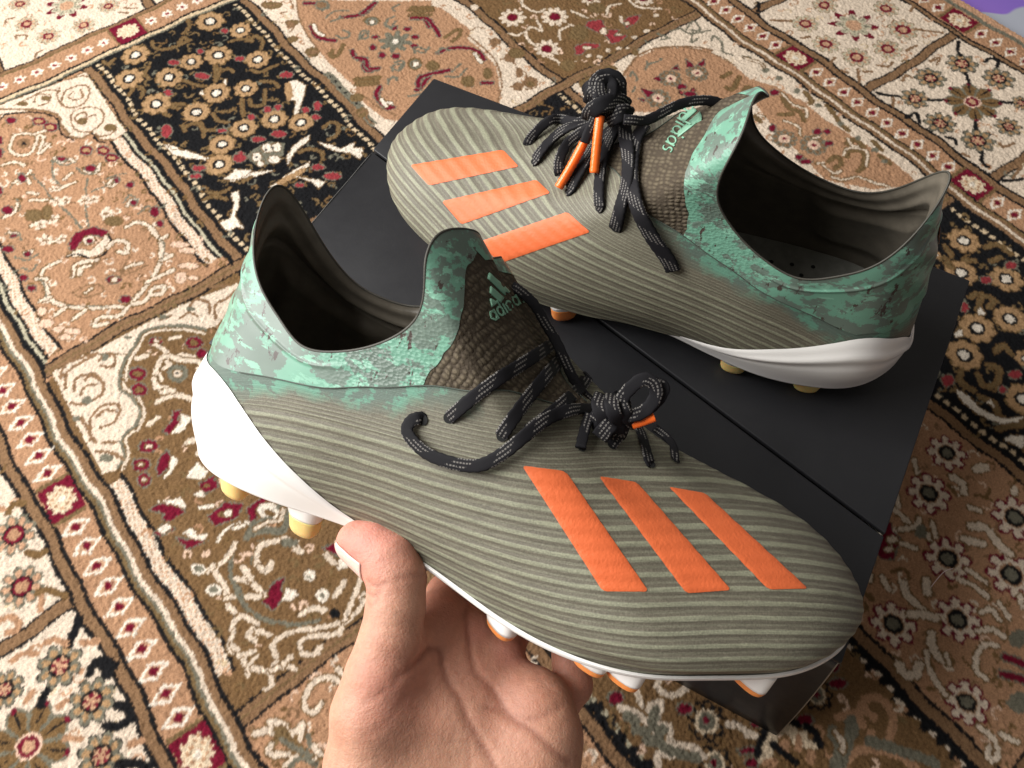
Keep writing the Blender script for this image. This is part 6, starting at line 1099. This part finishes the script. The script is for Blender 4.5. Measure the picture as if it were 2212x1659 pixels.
def dist_poly(X, Y, P):
    D = np.full(X.shape, 1e9)
    for a, b in zip(P[:-1], P[1:]):
        d = b-a; L = d@d+1e-9; k = np.clip(((X-a[0])*d[0]+(Y-a[1])*d[1])/L, 0, 1); D = np.minimum(D, (X-a[0]-k*d[0])**2+(Y-a[1]-k*d[1])**2)
    return np.sqrt(D)
def hand_sdf(P):
    D = None
    for n in ('m2', 'm3', 'm4', 'm5', 'hyp', 'thenar', 'arm', 'arm2'):
        d = chain_d(P, CH[n]); D = d if D is None else smin(D, d, 9.)
    D = smin(D, chain_d(P, CH['web'], 4), 7.)
    th = chain_d(P, CH['thumb'], 3.); D = smin(D, th, 6.5)
    for n in ('index', 'middle', 'ring', 'little'): D = smin(D, chain_d(P, CH[n], 2.), 2.6)
    return D
VX = 1.15
lo = np.array([-64, -215, -38.]); hi = np.array([66, 74, 96.])
ax = [np.arange(lo[i], hi[i], VX) for i in range(3)]
GX, GY, GZ = np.meshgrid(*ax, indexing='ij'); PG = np.stack([GX, GY, GZ], -1)
D = np.concatenate([hand_sdf(PG[i:i+16]) for i in range(0, len(PG), 16)])
front = np.clip((26-GZ)/20, 0, 1)
for dep, wid, pl in HAND['creases']:
    c = catmull(np.array(pl), 40); dd = dist_poly(GX[:, :, 0], GY[:, :, 0], c); D += (.72*dep*np.exp(-(dd/wid)**2))[:, :, None]*front
D += .12*np.sin(GX*.31+GY*.17)*np.sin(GY*.23+GZ*.21)
def surface_nets(D, ax):
    neg = D < 0; nx, ny, nz = D.shape
    c = sum(neg[i:nx-1+i, j:ny-1+j, k:nz-1+k].astype(np.int8) for i in (0, 1) for j in (0, 1) for k in (0, 1))
    act = (c > 0) & (c < 8); idx = -np.ones(act.shape, int); ii = np.argwhere(act); idx[act] = np.arange(len(ii))
    acc = np.zeros((len(ii), 3)); cnt = np.zeros(len(ii))
    cor = [(i, j, k) for i in (0, 1) for j in (0, 1) for k in (0, 1)]
    for a in cor:
        for ax_ in range(3):
            if a[ax_]: continue
            b = list(a); b[ax_] = 1
            da = D[ii[:, 0]+a[0], ii[:, 1]+a[1], ii[:, 2]+a[2]]; db = D[ii[:, 0]+b[0], ii[:, 1]+b[1], ii[:, 2]+b[2]]
            m = (da < 0) != (db < 0); tt = np.where(m, da/(da-db+1e-12), 0); p = np.tile(np.array(a, float), (len(ii), 1)); p[:, ax_] = tt
            acc[m] += p[m]; cnt += m
    V = ii+acc/np.maximum(cnt, 1)[:, None]; st = ax[0][1]-ax[0][0]; V = V*st+np.array([x[0] for x in ax])
    Q = []
    for d in range(3):
        e1, e2 = [(1, 2), (2, 0), (0, 1)][d]
        sl = [slice(None)]*3; s2 = [slice(None)]*3; sl[d] = slice(0, -1); s2[d] = slice(1, None)
        cr = neg[tuple(sl)] != neg[tuple(s2)]; E = np.argwhere(cr)
        E = E[(E[:, e1] > 0) & (E[:, e2] > 0) & (E[:, e1] < act.shape[e1]) & (E[:, e2] < act.shape[e2])]
        def at(o1, o2):
            q = E.copy(); q[:, e1] -= o1; q[:, e2] -= o2; return idx[q[:, 0], q[:, 1], q[:, 2]]
        q = np.stack([at(1, 1), at(0, 1), at(0, 0), at(1, 0)], 1); inside = neg[E[:, 0], E[:, 1], E[:, 2]]
        q[~inside] = q[~inside][:, ::-1]; Q.append(q)
    Q = np.concatenate(Q); return V, Q[(Q >= 0).all(1)]
V, Q = surface_nets(D, ax)
# relax the voxel steps
E = np.concatenate([Q[:, [0, 1]], Q[:, [1, 2]], Q[:, [2, 3]], Q[:, [3, 0]]])
for lam in (.5, -.52, .5, -.52, .5, -.52):
    S_ = np.zeros_like(V); cn = np.zeros(len(V)); np.add.at(S_, E[:, 0], V[E[:, 1]]); np.add.at(S_, E[:, 1], V[E[:, 0]]); np.add.at(cn, E[:, 0], 1); np.add.at(cn, E[:, 1], 1)
    V = V+lam*(S_/np.maximum(cn, 1)[:, None]-V)
loc = np.stack([V[:, 0], V[:, 1], -V[:, 2]], 1)/1000
hand_root = empty('person', 'bare left hand reaching up from below and gripping the nearer boot under its sole', 'person', HW.tolist())
me = mesh_np('hand', loc, Q[:, ::-1])
tip = np.exp(-(np.linalg.norm(V-CH['thumb'][1][:3], axis=1)/17)**2)
fing = np.zeros(len(V))
for n in ('index', 'middle', 'ring', 'little'): fing = np.maximum(fing, 1-sstep(chain_d(V, CH[n]), 0, 5))
pad = np.exp(-((V[:, 0]+19)/13)**2-((V[:, 1]+2)/16)**2)+.7*np.exp(-((V[:, 0]-24)/14)**2-((V[:, 1]+10)/22)**2)+.5*np.exp(-((V[:, 0]-2)/14)**2-((V[:, 1]-2)/20)**2)
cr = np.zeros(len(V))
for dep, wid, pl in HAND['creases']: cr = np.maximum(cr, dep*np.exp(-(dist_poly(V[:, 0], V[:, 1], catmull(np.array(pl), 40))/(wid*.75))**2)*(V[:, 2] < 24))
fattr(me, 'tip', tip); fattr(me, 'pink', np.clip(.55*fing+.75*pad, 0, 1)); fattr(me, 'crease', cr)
t = NT('skin'); v = t.obj(); n = t.noise(v, 55, 4, .6); n2 = t.noise(v, 420, 4, .65); n4 = t.noise(v, 1400, 2)
c = t.mix(t.ramp(n, [(.36, 0.), (.64, 1.)]), (.455, .225, .145), (.53, .290, .195))

c = t.mix(t.math('MULTIPLY', t.attr('pink').outputs['Fac'], .75), c, (.49, .195, .145))
c = t.mix(t.math('MULTIPLY', t.attr('tip').outputs['Fac'], .8), c, (.60, .205, .175))
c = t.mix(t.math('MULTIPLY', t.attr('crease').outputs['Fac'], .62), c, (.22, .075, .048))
c = t.mix(1., c, t.ramp(n2, [(.25, .90), (.75, 1.08)]), 'MULTIPLY')
t.color(c); t.set(Roughness=.54, Subsurface_Weight=.3, Subsurface_Scale=.004); t.b.inputs['Subsurface Radius'].default_value = (1., .35, .2); t.b.inputs['Specular IOR Level'].default_value = .4
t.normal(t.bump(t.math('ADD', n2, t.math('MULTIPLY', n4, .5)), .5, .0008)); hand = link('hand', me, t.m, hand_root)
# thumb nail: a curved plate laid on the outer side of the thumb tip
A0, A1 = CH['thumb'][0][:3], CH['thumb'][2][:3]; axd = (A1-A0)/np.linalg.norm(A1-A0)
nd = np.array([-.62, -.70, -.36]); nd -= axd*(nd@axd); nd /= np.linalg.norm(nd); sd = np.cross(axd, nd)
nu, nv = 22, 20; G = np.zeros((nu, nv, 3))
for i in range(nu):
    for j in range(nv):
        y = -1+2*j/(nv-1); xe = -6.2+1.8*y*y; x = xe+(10.3-1.2*y*y-xe)*i/(nu-1); ang = y*.78
        o = A0+axd*x; r = nd*math.cos(ang)+sd*math.sin(ang); a, b = 0., 22.
        for _ in range(22):
            m_ = (a+b)/2
            if hand_sdf((o+r*m_)[None])[0] < 0: a = m_
            else: b = m_
        G[i, j] = o+r*(a+.45-.35*(i/(nu-1))**6+(.5 if i == 0 else 0)*0)
t = NT('nail'); t.set(Base_Color=(.78, .53, .46, 1), Roughness=.2, Subsurface_Weight=.2, Subsurface_Scale=.003)
me = mesh_np('thumb_nail', np.stack([G[..., 0], G[..., 1], -G[..., 2]], -1).reshape(-1, 3)/1000, grid_q(nu, nv)); o = link('thumb_nail', me, t.m, hand)
md = o.modifiers.new('s', 'SOLIDIFY'); md.thickness = .0006; md.offset = 0
